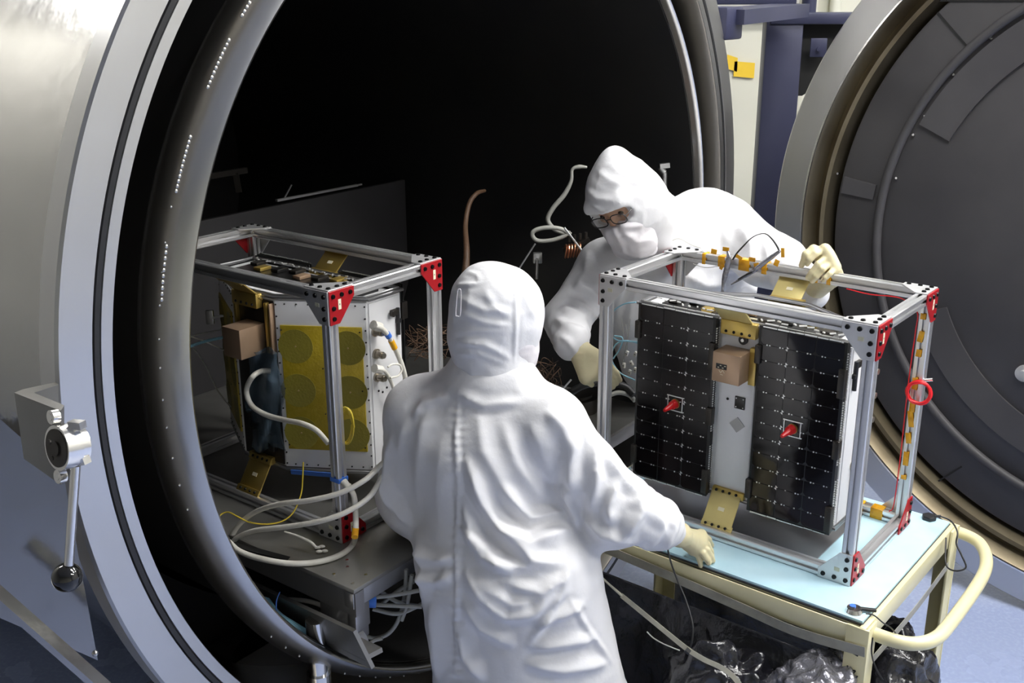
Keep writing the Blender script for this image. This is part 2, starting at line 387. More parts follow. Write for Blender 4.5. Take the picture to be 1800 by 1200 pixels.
MB().tube([lp(133, 818, 1.55), lp(121, 992, 1.53)], .0078, 14, smooth=False).build('lever', 'steel_bright', br)
MB().sphere(lp(118, 1014, 1.53), .0245, n=20).build('ball_knob', 'bakelite', br, 0)

# ================================================================== CHAMBER DOOR
DC = Vector((2.0830, 3.3322, 1.3673)); DYAW = -2.278
ND = Vector((math.cos(DYAW), math.sin(DYAW), 0)); TD = Vector((-ND.y, ND.x, 0))
DR = thing('chamber_door', 'round open vacuum chamber door with steel rim and black inner face', 'door', (DC.x, DC.y, 0), DYAW)
o = (0, 0, DC.z)
def dl(P):
    d = Vector(P)-Vector((DC.x, DC.y, 0)); return Vector((d.dot(ND), d.dot(TD), d.z))
def dpix(px, py, off):
    return dl(onplane(px, py, DC+ND*off, ND))
MB().lathe([(0, 1.236), (0, 1.345), (-.006, RO), (-.07, RO), (-.075, 1.345), (-.075, 1.236)], 240, 0, o, True).build('flange', 'steel_flange', DR, 25)
MB().lathe([(-.004, 1.229), (.004, 1.231), (.004, 1.237), (-.004, 1.238)], 240, 0, o, True).build('rim_bead', 'steel_bright', DR, 60)
MB().lathe([(-.006, 1.2365), (-.012, 1.229), (-.05, 1.222), (-.075, 1.205), (-.07, 1.19), (-.05, 1.18), (-.055, 1.165), (-.10, 1.15), (-.13, 1.14), (-.15, 1.14), (-.15, 1.2365)], 240, 0, o, True).build('inner_ring', 'steel_door_ring', DR, 50)
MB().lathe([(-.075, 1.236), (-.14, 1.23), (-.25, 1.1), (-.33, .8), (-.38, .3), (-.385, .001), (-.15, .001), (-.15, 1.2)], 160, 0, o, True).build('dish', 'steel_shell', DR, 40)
MB().lathe([(-.085, .001), (-.085, 1.125), (-.090, 1.132), (-.10, 1.134), (-.13, 1.134), (-.13, .001)], 200, 0, o, True).build('shroud_panel', 'door_black', DR, 40)
def arc_pts(r, a0, a1, off, n=40): return [(off, r*math.cos(a), DC.z+r*math.sin(a)) for a in np.linspace(a0, a1, n)]
def dang(px, py, off=-.085): v = dpix(px, py, off); return math.atan2(v.z-DC.z, v.y), math.hypot(v.y, v.z-DC.z)
# coolant tubes (arcs) and flat pads
t = MB(); t.tube(arc_pts(.955, 0, 2*PI, -.072, 120), .017, 10, smooth=False); t.build('coolant_tube', 'door_black', DR, 60)
def pad(name, r0, r1, a0, a1, off, th):
    m = MB(); n = 40; A = np.linspace(a0, a1, n); V = []
    for a in A:
        for (x, r) in ((off, r0), (off, r1), (off+th, r1), (off+th, r0)): V.append(Vector((x, r*math.cos(a), DC.z+r*math.sin(a))))
    Fc = [(i*4+k, i*4+(k+1) % 4, i*4+4+(k+1) % 4, i*4+4+k) for i in range(n-1) for k in range(4)]+[(3, 2, 1, 0), tuple((n-1)*4+k for k in range(4))]
    m._add(V, Fc); return m.build(name, 'door_black', DR, 30)
a1, r1 = dang(1668, 252); a2, r2 = dang(1800, 60)
pad('curved_pad', .80, .925, a1-.012, a1-.95 if a1 > a2 else a1+.95, -.086, .012)
a3, r3 = dang(1486, 310); a4, _ = dang(1478, 338)
pad('strap_pad', .99, 1.12, min(a3, a4), max(a3, a4), -.086, .010)
a5, r5 = dang(1640, 690); 
pad('lower_pad', .72, .84, a5-.35, a5+1.1, -.086, .010)
# dark joint lines: narrow recessed seams built as thin strips
sm = MB()
for (p, q) in (((1648, 22), (1698, 80)), ((1580, 1), (1800, 1)), ((1610, 870), (1690, 820))):
    A, B = dpix(*p, -.083), dpix(*q, -.083); sm.beam(A, B, .006, .004, up=(1, 0, 0))
sm.build('panel_seam', 'door_dark', DR)
for (x, y) in ((1742, 67), (1676, 131), (1625, 204), (1605, 237), (1575, 313), (1472, 305)):
    s = MB(); v = dpix(x, y, -.075); s.cyl(v+Vector((-.012, 0, 0)), v, .0045, n=10); s.build('rivet', 'steel_bright', DR)
bs = MB(); v = dpix(1799, 657, -.07); bs.cyl(v+Vector((-.02, 0, 0)), v, .030, n=32); bs.cyl(v, v+Vector((.012, 0, 0)), .014, n=24); bs.build('boss', 'alu_plate', DR)

# ================================================================== HINGE COLUMN (blue)
YC = 4.62
HP = at(1350, 400, YC)
hx = HP.x
HCOL = thing('hinge_column', 'dark slate blue steel column carrying the chamber door hinge beam', 'column', (hx, YC, 0), -.12)
def hl(px, py, Y=YC): 
    p = at(px, py, Y)-Vector((hx, YC, 0)); return Matrix.Rotation(.12, 3, 'Z') @ p
ztop = at(1350, 34, YC).z
pm = MB(); pm.box((0, 0, ztop/2), (.150, .15, ztop), bev=.006); pm.box((0, 0, .01), (.4, .4, .02)); pm.build('post', 'purple', HCOL)
bm_ = MB(); bm_.box((.14, 0, ztop+.005), (.40, .17, .045), bev=.004); bm_.build('beam', 'purple', HCOL)
gs = MB(); gs.prism([(.075, ztop-.02), (.34, ztop-.02), (.34, ztop-.14), (.10, ztop-.31), (.075, ztop-.31)], .02, ax3((1, 0, 0), (0, 0, 1), (0, -1, 0)), (0, .01, 0)); gs.build('gusset', 'door_dark', HCOL)
tb = MB(); tb.box((.14, -.08, ztop-.11), (.066, .012, .075), bev=.003); tb.cyl((.14, -.086, ztop-.115), (.14, -.1, ztop-.115), .009, n=16); tb.build('clevis', 'purple', HCOL)
ub = MB(); ub.box((-.14, -.1, ztop+.085), (.34, .1, .05), bev=.006); ub.cyl((0.1, 0, ztop+.02), (.1, 0, ztop+.10), .03, n=20); ub.build('upper_arm', 'purple', HCOL)

# ================================================================== CART
CB = (.666, 2.706, 0)
CART = thing('service_cart', 'cream painted steel cart with light blue mat top and tubular push handle', 'cart', CB, -.680)
CX0, CX1, CY0, CY1, CT = -.43, .472, -.342, .300, .815
Rc = Matrix.Rotation(-.680, 3, 'Z'); 
def kl(P): return Rc.transposed() @ (Vector(P)-Vector(CB))
cxm, cym = (CX0+CX1)/2, (CY0+CY1)/2
MB().box((cxm, cym, CT-.004), (CX1-CX0-.012, CY1-CY0-.012, .008), bev=.002).build('tabletop_mat', 'cart_top', CART)
MB().box((cxm, cym, CT-.0095), (CX1-CX0-.008, CY1-CY0-.008, .004)).build('mat_backing', 'mat_edge', CART)
fr = MB()
for (y, ) in ((CY0,), (CY1,)): fr.box((cxm, y, CT-.042), (CX1-CX0+.03, .012, .056), bev=.003); fr.box((cxm, y+(.012 if y < 0 else -.012), CT-.018), (CX1-CX0, .03, .008))
for x in (CX0, CX1): fr.box((x, cym, CT-.036), (.016, CY1-CY0+.02, .056), bev=.003)
fr.build('top_frame', 'cart_cream', CART)
for (x, y) in ((CX0, CY0), (CX1, CY0), (CX0, CY1), (CX1, CY1)):
    sx = 1 if x > 0 else -1; sy = 1 if y > 0 else -1
    l = MB(); l.box((x-sx*.022+sx*.012, y+sy*.008, .43), (.055, .007, .75), bev=.002); l.box((x+sx*.012, y-sy*.018, .43), (.007, .055, .75), bev=.002)
    l.build('leg', 'cart_cream', CART)
    c = MB(); c.cyl((x-.012, y, .04), (x+.012, y, .04), .04, n=20); c.box((x, y, .075), (.05, .05, .02)); c.build('caster', 'rubber', CART)
MB().box((cxm, cym, .20), (CX1-CX0, CY1-CY0, .02)).build('lower_shelf', 'cart_cream', CART)
zh = CT-.040
hp = [kl(onz(*q, zh)) for q in ((1655, 928), (1692, 938), (1722, 955), (1734, 985), (1722, 1022), (1668, 1098), (1640, 1124), (1604, 1131), (1566, 1124), (1522, 1108))]
MB().tube(hp, .0165, 16).build('push_handle', 'cart_cream', CART)
# hand lettered marks on the near right corner leg
mk = MB(); yf = CY0-.0125
def mark(x0, z0, x1, z1, w=.0035): mk.beam((x0, yf, z0), (x1, yf, z1), w, .001, up=(0, 1, 0))
lx = CX1-.012
mark(lx-.012, CT-.078, lx+.010, CT-.083)
mark(lx-.010, CT-.128, lx+.008, CT-.124); mark(lx+.008, CT-.124, lx-.004, CT-.150); mark(lx-.012, CT-.118, lx-.008, CT-.136)
mark(lx+.010, CT-.146, lx+.014, CT-.136)
mk.build('leg_marking', 'ink', CART)
# tape hem round the cart, holding a skirt of dark clear film
hem = MB(); zt = CT-.115
hem.ribbon([kl(onplane(*q, Vector(CB)+Rc@Vector((0, CY0-.016, 0)), Rc@Vector((0, 1, 0)))) for q in ((1014, 943), (1090, 975), (1200, 1022), (1300, 1066), (1400, 1110), (1520, 1146))], .026, .0015, (0, 0, 1))
e = [Vector((CX1+.014, CY0-.01, zt)), Vector((CX1+.017, cym, zt-.004)), Vector((CX1+.014, CY1, zt+.004))]
hem.ribbon(e, .022, .0015, (0, 0, 1))
tag(hem.build('hem_tape', 'tape_clear', CART), '', ''); HEM = CART.children[-1]
for k in ('label', 'category'):
    for c in CART.children:
        if k in c: del c[k]
# ================================================================== PLATFORM sliding out of the chamber
PZ = .860
PB = (-.620, 2.842, 0)
FYL = -.64074
PLT = thing('slide_table', 'grey metal slide table reaching out of the chamber under the left frame', 'table', PB, FYL)
Rl = Matrix.Rotation(FYL, 3, 'Z')
def ql(P): return Rl.transposed() @ (Vector(P)-Vector(PB))
c_ = ql(onz(622, 1037, PZ)); xr, yf_ = c_.x, c_.y     # near right corner of the table
pl = MB(); x0 = -1.55; y1 = .74-yf_
pl.box(((x0+xr)/2, (yf_+y1)/2, PZ-.006), (xr-x0, y1-yf_, .012), bev=.002)
pl.build('table_plate', 'platform', PLT)
rl = MB(); rl.box(((x0+xr)/2, yf_+.018, PZ-.045), (xr-x0, .030, .064)); rl.box((xr-.02, (yf_+y1)/2, PZ-.035), (.032, y1-yf_, .044), bev=.003)
rl.box(((x0+xr)/2, y1-.02, PZ-.045), (xr-x0, .03, .064))
rl.build('side_rail', 'platform_side', PLT)
cb = MB(); cb.box((xr-.07, yf_+.03, PZ-.105), (.12, .05, .10), bev=.004); cb.box((xr-.02, yf_+.03, PZ-.09), (.03, .05, .065), bev=.003); cb.build('corner_block', 'platform_side', PLT)
wl = MB(); wl.cyl((xr-.03, yf_+.005, PZ-.165), (xr-.03, yf_+.03, PZ-.165), .042, n=36); wl.cyl((xr-.03, yf_-.006, PZ-.165), (xr-.03, yf_+.036, PZ-.165), .012, n=20); wl.build('roller', 'steel_bright', PLT)
for q in ((610, 985), (611, 997), (587, 1010), (643, 1011), (620, 1026)):
    p = ql(onz(*q, PZ)); s = MB(); s.cyl(p, p+Vector((0, 0, .003)), .004, n=12); s.build('screw', 'steel_bright', PLT)
sl = MB(); A, B = ql(onz(352, 975, PZ+.001)), ql(onz(505, 1012, PZ+.001))
# dark slot in the table
p4 = [ql(onz(x, y, PZ+.001)) for x, y in ((412, 952), (510, 978), (505, 985), (408, 960))]
sl._add([p for p in p4]+[p+Vector((0, 0, -.004)) for p in p4], [(0, 1, 2, 3), (7, 6, 5, 4), (0, 4, 5, 1), (1, 5, 6, 2), (2, 6, 7, 3), (3, 7, 4, 0)])
sl.build('cable_slot', 'door_dark', PLT)
# the guide ramp under it: two angled channels fixed inside the chamber
RMP = None
zr = .575
a = ql(at(640, 1141, 2.12)); b2 = ql(at(455, 1050, 2.52)); dv = (b2-a).normalized(); b2 = a+dv*1.5
g = MB(); g.beam(a, b2, .11, .010, up=(0, 1, .25)); g.beam(a+Vector((0, .03, -.03)), b2+Vector((0, .03, -.03)), .012, .05, up=(0, 1, 0))
for v in g.bm.verts: v.co = cl(Rl @ v.co + Vector(PB))
g.build('guide_channel', 'platform', CH)
st = MB(); s0 = ql(at(556, 1120, 2.26)); st.cyl((s0.x, s0.y, 0.02), (s0.x, s0.y, s0.z+.05), .024, n=28); st.cyl((s0.x, s0.y, s0.z-.16), (s0.x, s0.y, s0.z-.10), .03, n=28); st.cyl((s0.x, s0.y, .0), (s0.x, s0.y, .03), .07, n=28)
for v in st.bm.verts: v.co = cl(Rl @ v.co + Vector(PB))
st.build('support_leg', 'steel_bright', CH)

# ================================================================== ALUMINIUM FRAMES
W_, D_, H_, E_ = .7614, .41725, .672, .030
def ext_poly(e=E_):
    h = e/2; g = .0045; d = .0075; c = .0022
    q = [(-h+c, -h), (-g, -h), (-g, -h+d*.35), (-.0072, -h+d*.35), (-.0072, -h+d), (.0072, -h+d), (.0072, -h+d*.35), (g, -h+d*.35), (g, -h), (h-c, -h)]
    out = []
    for k in range(4):
        a = k*PI/2
        for x, y in q: out.append((x*math.cos(a)-y*math.sin(a), x*math.sin(a)+y*math.cos(a)))
    return out
def extrusion(p0, p1, name, parent):
    p0 = Vector(p0); p1 = Vector(p1); d = (p1-p0); L = d.length; d.normalize()
    up = Vector((0, 0, 1)) if abs(d.z) < .5 else Vector((1, 0, 0))
    x = up.cross(d).normalized(); y = d.cross(x)
    return MB().prism(ext_poly(), L, ax3(x, y, d), p0).build(name, 'alu', parent, 30)
PLATE = [(0, 0), (.084, 0), (.084, .024), (.032, .084), (0, .084)]
HOLES = [(.012, .013), (.041, .013), (.070, .013), (.013, .043), (.013, .069)]
def corner_mesh(): 
    m = MB().prism(PLATE, .0035, Matrix.Identity(3), (0, 0, 0), bev=.0006); return m
bolt_src = None
def make_frame(label, loc, rz, right):
    global bolt_src
    fr = thing('aluminium_frame', label, 'frame', loc, rz, None)
    hx, hy, e = W_/2, D_/2, E_/2
    for sy in (-1, 1):
        for z in (e, H_-e): extrusion((-hx+E_, sy*(hy-e), z), (hx-E_, sy*(hy-e), z), 'rail', fr)
    for sx in (-1, 1):
        for z in (e, H_-e): extrusion((sx*(hx-e), -hy+E_, z), (sx*(hx-e), hy-E_, z), 'rail', fr)
    for sx in (-1, 1):
        for sy in (-1, 1): extrusion((sx*(hx-e), sy*(hy-e), 0), (sx*(hx-e), sy*(hy-e), H_), 'post', fr)
    T = .0035
    for sx in (-1, 1):
        for sy in (-1, 1):
            for sz in (0, 1):
                c = Vector((sx*hx, sy*hy, H_ if sz else 0)); iz = -1 if sz else 1
                faces = [('y', Vector((-sx, 0, 0)), Vector((0, 0, iz)), Vector((0, sy, 0)), 'alu_plate'),
                         ('x', Vector((0, -sy, 0)), Vector((0, 0, iz)), Vector((sx, 0, 0)), 'red_plate')]
                if sz: faces.append(('z', Vector((-sx, 0, 0)), Vector((0, -sy, 0)), Vector((0, 0, 1)), 'alu_plate'))
                for (ax_, X, Y, Z, mt) in faces:
                    R = ax3(X, Y, Z); oo = c
                    pl_ = MB().prism(PLATE, T, R, oo, bev=.0005).build('corner_plate', mt, fr, 20)
                    if mt == 'red_plate': pl_['label'] = 'red anodised corner plate'
                    if (ax_ == 'y' and sy < 0) or (ax_ == 'x' and sx > 0) or ax_ == 'z':
                        for (hx_, hy_) in HOLES:
                            if bolt_src is None:
                                bo = MB(); bo.cyl((0, 0, 0), (0, 0, .0035), .0062, .0052, n=16); bo.cyl((0, 0, .0034), (0, 0, .0037), .0028, n=6)
                                bolt_src = bo.build('bolt', 'bolt', pl_, 40); q = bolt_src
                            else: q = inst(bolt_src, pl_)
                            q.parent = pl_; q.matrix_local = Matrix.Translation(oo+R@Vector((hx_, hy_, T))) @ R.to_4x4()
                    if ax_ == 'x' and sx > 0:
                        s = MB(); s.box(oo+R@Vector((.033, .036, T+.0004)), (.0008, .0095, .026)); s.box(oo+R@Vector((.033, .036, T+.0009)), (.0004, .002, .004), 1)
                        s.build('sticker', ['sticker', 'ink'], pl_)
                    if ax_ == 'y' and sy < 0:
                        s = MB(); s.box(oo+R@Vector((.036, .036, T+.0004)), (.014, .0008, .010)); s.build('sticker', 'sticker_y', pl_)
    return fr
FR_R = make_frame('aluminium box frame standing on the cart around the dark panelled satellite', (.666, 2.706, .8155), -.6730, True)
FR_L = make_frame('aluminium box frame on the slide table around the yellow panelled satellite', (-.620, 2.842, .8605), FYL, False)
RR = Matrix.Rotation(-.6730, 3, 'Z'); RB = Vector((.666, 2.706, .8155)); LB = Vector((-.620, 2.842, .8605))
def rl_(P): return RR.transposed() @ (Vector(P)-RB)
def ll_(P): return Rl.transposed() @ (Vector(P)-LB)
def rx(px, py, x=None, y=None, z=None):     # pixel -> right-frame local on a local plane
    if z is not None: return rl_(onz(px, py, RB.z+z))
    if x is not None: n = RR@Vector((1, 0, 0)); return rl_(onplane(px, py, RB+n*x, n))
    n = RR@Vector((0, 1, 0)); return rl_(onplane(px, py, RB+n*y, n))
def lx_(px, py, x=None, y=None, z=None):
    if z is not None: return ll_(onz(px, py, LB.z+z))
    if x is not None: n = Rl@Vector((1, 0, 0)); return ll_(onplane(px, py, LB+n*x, n))
    n = Rl@Vector((0, 1, 0)); return ll_(onplane(px, py, LB+n*y, n))
def rw(v): return RR@Vector(v)+RB
def lw(v): return Rl@Vector(v)+LB
# ================================================================== SATELLITES (solar side faces local -y)
ZB, ZT = .105, .585
HEX = [(-.298, -.132), (.298, -.132), (.298, -.004), (.082, .122), (-.082, .122), (-.298, -.004)]
I3 = Matrix.Identity(3)
screw_src = None
def screw(parent, P, n, r=.0035):
    global screw_src
    n = Vector(n).normalized(); x = n.orthogonal().normalized(); R = ax3(x, n.cross(x), n)
    if screw_src is None:
        b = MB(); b.cyl((0, 0, -.001), (0, 0, .0016), 1, .8, n=10); screw_src = b.build('screw', 'bolt', parent, 40); q = screw_src
    else: q = inst(screw_src, parent)
    q.parent = parent; q.matrix_local = Matrix.Translation(Vector(P)) @ R.to_4x4() @ Matrix.Diagonal((r, r, 1, 1)); return q

def solar_panel(root, x0, x1, z0, z1, yf, ncol, nrow, cap, mirror):
    w, h = x1-x0, z1-z0
    b = MB()
    for k in range(3): b.box(((x0+x1)/2, yf+.004+k*.009, (z0+z1)/2), (w-.002*k, .0055, h-.002*k), 0, bev=.0015)
    b.box(((x0+x1)/2, yf+.014, (z0+z1)/2), (w-.02, .022, h-.02), 0)
    cw, ch = (w-.012)/ncol, (h-.010)/nrow; tabs = MB(); g = .0012
    xs0, zs0 = x0+.006, z0+.005
    for i in range(ncol):
        for j in range(nrow):
            X, Z = xs0+i*cw, zs0+j*ch; c = .007
            q = [(X+g, Z+g+(c if i % 2 == 0 else 0)), (X+g+(c if i % 2 == 0 else 0), Z+g), (X+cw-g-(c if i % 2 else 0), Z+g), (X+cw-g, Z+g+(c if i % 2 else 0)), (X+cw-g, Z+ch-g), (X+g, Z+ch-g)]
            q = [p for k, p in enumerate(q) if k == 0 or (abs(p[0]-q[k-1][0])+abs(p[1]-q[k-1][1])) > 1e-6]
            b.prism(q, .0012, ax3((1, 0, 0), (0, 0, 1), (0, -1, 0)), (0, yf+.0014, 0), 1)
            if j > 0:      # interconnect tabs on the seam below this cell
                for k, fx in enumerate((.26, .36, .74, .84)):
                    if (i*7+j*3+k) % 9 == 4: continue
                    b.box((X+cw*fx, yf-.0004, Z), (cw*.045, .0016, .0022 if k % 2 else .0034), 2)
        if i == 1 or (i == 0 and ncol == 3):
            big = (i == (0 if ncol == 3 and not mirror else 1))
            for j in range(1, nrow):
                if not big: continue
                X, Z = xs0+(i+1)*cw, zs0+j*ch
                for sgn in (-1, 1): b.prism([(X-.001, Z+sgn*.0005), (X+.0050, Z+sgn*.0015), (X-.001, Z+sgn*.0065)] if sgn > 0 else [(X+.001, Z-.0005), (X+.001, Z-.0060), (X-.0046, Z-.0015)], .0010, ax3((1, 0, 0), (0, 0, 1), (0, -1, 0)), (0, yf+.0002, 0), 2)
    p = b.build('solar_panel', ['solar_back', 'solar', 'silver'], root, 30)
    # ragged foil trim along top and bottom edge
    t = MB()
    for zz, yy in ((z1-.001, yf-.0006), (z1+.004, yf+.010), (z0+.001, yf-.0006)):
        x = x0+.010
        while x < x1-.012:
            L = random.uniform(.012, .05); L = min(L, x1-.010-x)
            t.box((x+L/2, yy, zz+random.uniform(-.0012, .0012)), (L*.93, .0018, random.uniform(.0016, .0034))); x += L
    t.build('foil_trim', 'silver', p, 0)
    # perforated edge strip: pale beads down the outer long edge
    e = MB(); xe = x1+.001 if not mirror else x1+.001
    for k in range(70):
        z = z0+.03+k*(h-.06)/69
        if 18 < k < 25 or 50 < k < 55: continue
        e.box((xe, yf+.006, z), (.0022, .005, .0034)); e.box((xe+.0005, yf+.018, z), (.002, .004, .0034))
    e.build('edge_strip', 'silver', p, 0, kind='stuff')
    for (xx, zz, hh) in ((x1-.006, z1-.105, .075), (x1-.006, z0+.045, .070), (x0+.003, z1-.075, .05), (x0+.003, z0+.065, .055), (x1-.003, z0+.235, .05)):
        c = MB(); c.box((xx, yf+.004, zz), (.017, .022, hh), bev=.003); c.cyl((xx, yf-.008, zz+hh*.3), (xx, yf-.003, zz+hh*.3), .004, n=12)
        c.build('hinge_block', 'dark_metal', p)
    # white framed window with the red protective cap
    cx, cz = cap; f = MB()
    for (ax_, az, sx, sz) in ((cx, cz+.0205, .052, .0022), (cx, cz-.0205, .052, .0022), (cx-.023, cz, .0018, .041), (cx+.021, cz, .0018, .041)): f.box((ax_, yf-.001, az), (sx, .003, sz))
    f.build('cap_frame', 'silver', p)
    q = MB(); q.cyl((cx, yf+.001, cz), (cx, yf-.003, cz), .0135, n=24); q.build('cap_socket', 'gold', p)
    r = MB(); r.cyl((cx, yf-.003, cz), (cx-.003, yf-.016, cz-.002), .0125, .0115, n=24); r.cyl((cx-.003, yf-.016, cz-.002), (cx-.008, yf-.045, cz-.008), .0095, .0045, n=20); r.build('protective_cap', 'red_cap', p)
    return p

def hinge_plate(root, p_top, p_bot, w, name, m):
    # slanted gold plate between a frame rail (one end) and the satellite (other end), bolted at both ends
    a, b_ = Vector(p_top), Vector(p_bot); d = (b_-a).normalized(); x = Vector((1, 0, 0)); n = x.cross(d).normalized()
    g = MB(); g.box((a+b_)/2, (w, (b_-a).length, .004), 0, ax3(x, d, n), bev=.0008)
    for s, e in ((0, a), (1, b_)):
        g.box(e+n*.003, (w+.004, .018, .007), 0, ax3(x, d, n), bev=.0012)
    o = g.build(name, m, root)
    for e in (a, b_):
        for k in range(4): screw(o, e+n*(.007 if n.y < 0 or n.z > 0 else -.007)+x*((k-1.5)*w/4.4), n if (n.y < 0 or n.z > 0) else -n, .0042)
    s = MB(); s.box((a+b_)/2+n*(.0025 if (n.y < 0 or n.z > 0) else -.0025), (.018, .010, .0012), 0, ax3(x, d, n)); s.build('sticker', 'sticker', o)
    return o

def make_satellite(label, loc, rz, left):
    S_ = thing('satellite', label, 'satellite', loc, rz)
    MB().prism(HEX, ZT-ZB, I3, (0, 0, ZB), bev=.002).build('body', 'white_panel', S_, 20)
    # top and bottom rims: dark rails following the outline
    for z, nm in ((ZT+.006, 'top_rim'), (ZB-.005, 'bottom_rim')):
        r = MB(); q = [(x*1.02, y*1.03) for x, y in HEX]
        r.tube([(x, y, z) for x, y in q]+[(q[0][0], q[0][1], z)], .0045, 8, smooth=False); r.tube([(x*.97, y*.95, z+(.005 if z > .3 else -.006)) for x, y in q]+[(q[0][0]*.97, q[0][1]*.95, z+(.005 if z > .3 else -.006))], .004, 8, smooth=False)
        r.build(nm, 'platform_side', S_, 40)
    # deck boxes on top (dark boards with gold parts)
    dk = MB(); dk.box((0, -.025, ZT+.003), (.50, .15, .010), 0, bev=.002); dk.build('top_deck', 'solar_back', S_)
    for k in range(9):
        e = MB(); x = -.22+k*.055; e.box((x, -.07+.02*math.sin(k*2.1), ZT+.013), (.030, .042, .010), bev=.002); e.build('deck_unit', ['dark_metal', 'solar_back', 'gold', 'dark_metal', 'bronze'][k % 5], S_)
    fz = MB()
    for k in range(26):
        a = Vector((-.26+k*.0208, -.105+random.uniform(-.012, .012), ZT+.018)); fz.box(a, (random.uniform(.006, .02), .004, .003), 0, Matrix.Rotation(random.uniform(-1, 1), 3, 'Z'))
    fz.build('wiring_scrap', 'silver', S_, 0, kind='stuff')
    P1 = solar_panel(S_, -.287, -.052, .092, .600, -.160, 3, 12, (-.1585, .338), True)
    P2 = solar_panel(S_, .068, .297, .090, .603, -.160, 3, 12, (.178, .352), False)
    # centre strip
    cs = MB(); cs.box((.005, -.128, (ZB+ZT)/2), (.100, .012, ZT-ZB-.01), bev=.001); cs.build('centre_panel', 'white_panel', S_)
    kb = MB(); kb.cyl((.016, -.134, .548), (.016, -.139, .548), .0125, n=28); k_ = kb.build('thruster_port', 'rubber', S_); 
    k2 = MB(); k2.cyl((.016, -.139, .548), (.016, -.143, .548), .0045, n=16); k2.build('port_centre', 'silver', k_)
    bx = MB(); x0, x1, z0, z1 = -.034, .043, .446, .525
    bx.box(((x0+x1)/2, -.166, (z0+z1)/2), (x1-x0, .072, z1-z0), 0, bev=.0015); bo = bx.build('sensor_box', 'bronze', S_)
    lb = MB(); lb.box((-.008, -.2026, .489), (.030, .0010, .014), 0)
    for k in range(4): lb.box((-.016+k*.0062, -.2032, .4915 if k % 2 else .486), (.0045, .0006, .0018), 1)
    lb.build('printed_label', ['ink', 'sticker'], bo, 0)
    ml = MB()
    for (xa, za, xb, zb) in ((-.014, .478, -.009, .472), (-.009, .472, -.004, .480), (-.004, .480, .002, .473), (-.010, .468, -.002, .467)): ml.beam((xa, -.2026, za), (xb, -.2026, zb), .0012, .0008, up=(0, 1, 0))
    ml.build('pen_mark', 'sticker', bo, 0)
    bt = MB(); bt.box((.052, -.140, .485), (.02, .02, .10), bev=.002); bt.build('box_mount', 'gold', S_)
    sq = MB(); sq.box((.018, -.1355, .375), (.029, .004, .034), bev=.0008); s_ = sq.build('square_sensor', 'solar_back', S_)
    for (dx, dz) in ((-.010, -.012), (.010, -.012), (-.010, .012), (.010, .012)): 
        c = MB(); c.cyl((.018+dx, -.1375, .375+dz), (.018+dx, -.1385, .375+dz), .0018, n=10); c.build('corner_screw', 'silver', s_)
    c = MB(); c.cyl((-.018, -.134, .378), (-.018, -.136, .378), .0035, n=14); c.build('port', 'bolt', S_)
    dm = MB(); dm.box((.014, -.1352, .312), (.031, .0022, .031), 0, Matrix.Rotation(PI/4, 3, 'Y')); dm.build('foil_diamond', 'diamond', S_)
    # mounting brackets: gold plates on both long sides at top and bottom
    gm, gp = ('gold', 'gold_pale')
    for sgn in (-1, 1):
        tb = MB(); tb.box((.006, sgn*.140, .578), (.100, .022, .040), bev=.003); o_ = tb.build('bracket_block', gm, S_)
        for k in range(4): screw(o_, (-.027+k*.022, sgn*.1515, .568), (0, sgn, 0), .0042)
        ta = Vector((-.006 if sgn < 0 else .006, sgn*.190, .640)); 
        hinge_plate(S_, (0, sgn*.196, .642), (0, sgn*.134, .588), .088, 'top_bracket', gm if left else gp)
        bb = MB(); bb.box((.004, sgn*.134, .112), (.092, .018, .022), bev=.003); bb.build('bracket_foot', gm, S_)
        hinge_plate(S_, (0, sgn*.140, .112), (0, sgn*.192, .034), .086, 'bottom_bracket', gm if left else gp)
    # end faces with connectors
    for sx in (-1, 1):
        ef = MB(); ef.box((sx*.299, -.066, (ZB+ZT)/2), (.004, .118, ZT-ZB-.012), bev=.001); E = ef.build('end_panel', 'white_panel', S_)
        for (y, z, r) in ((-.026, .500, .014), (-.026, .437, .014), (-.026, .372, .014), (-.060, .250, .012), (-.055, .190, .010)):
            cc = MB(); cc.cyl((sx*.300, y, z), (sx*.306, y, z), r, n=24); cc.cyl((sx*.306, y, z), (sx*.326, y, z), r*.72, n=24); cc.cyl((sx*.322, y, z), (sx*.332, y, z), r*.55, n=20); cc.build('connector', 'connector', E)
        rd = MB(); rd.cyl((sx*.306, -.112, .545), (sx*.306, -.112, .47), .0055, n=14); rd.box((sx*.304, -.115, .508), (.012, .018, .012), bev=.002); rd.build('release_rod', 'rubber', E)
        lt = MB(); lt.box((sx*.305, -.100, .535), (.012, .030, .018), bev=.003); lt.cyl((sx*.308, -.086, .535), (sx*.316, -.086, .535), .008, n=16); lt.build('latch_block', 'dark_metal', E)
        for (y, z) in ((-.045, .322), (-.03, .330), (-.062, .330)): screw(E, (sx*.3012, y, z), (sx, 0, 0))
    # angled antenna panels on the far side from the solar cells
    for sx in (-1, 1):
        A = Vector((sx*.298, -.004, 0)); B = Vector((sx*.082, .122, 0)); d = (B-A).normalized(); n = Vector((sx*-d.y*-1, 0, 0)); n = Vector((0, 0, 1)).cross(d)*(-sx)
        if n.y < 0: n = -n
        L = (B-A).length; R = ax3(d, (0, 0, 1), n)
        pw = MB(); pw.box(A+d*L/2+Vector((0, 0, (ZB+ZT)/2))+n*.003, (L-.004, ZT-ZB-.004, .006), 0, R, bev=.001); PW = pw.build('angled_panel', 'white_panel', S_)
        am = MB(); am.box(A+d*L*.5+Vector((0, 0, .340))+n*.0085, (L*.885, .355, .006), 0, R, bev=.0012); AM = am.build('antenna_board', 'antenna', S_)
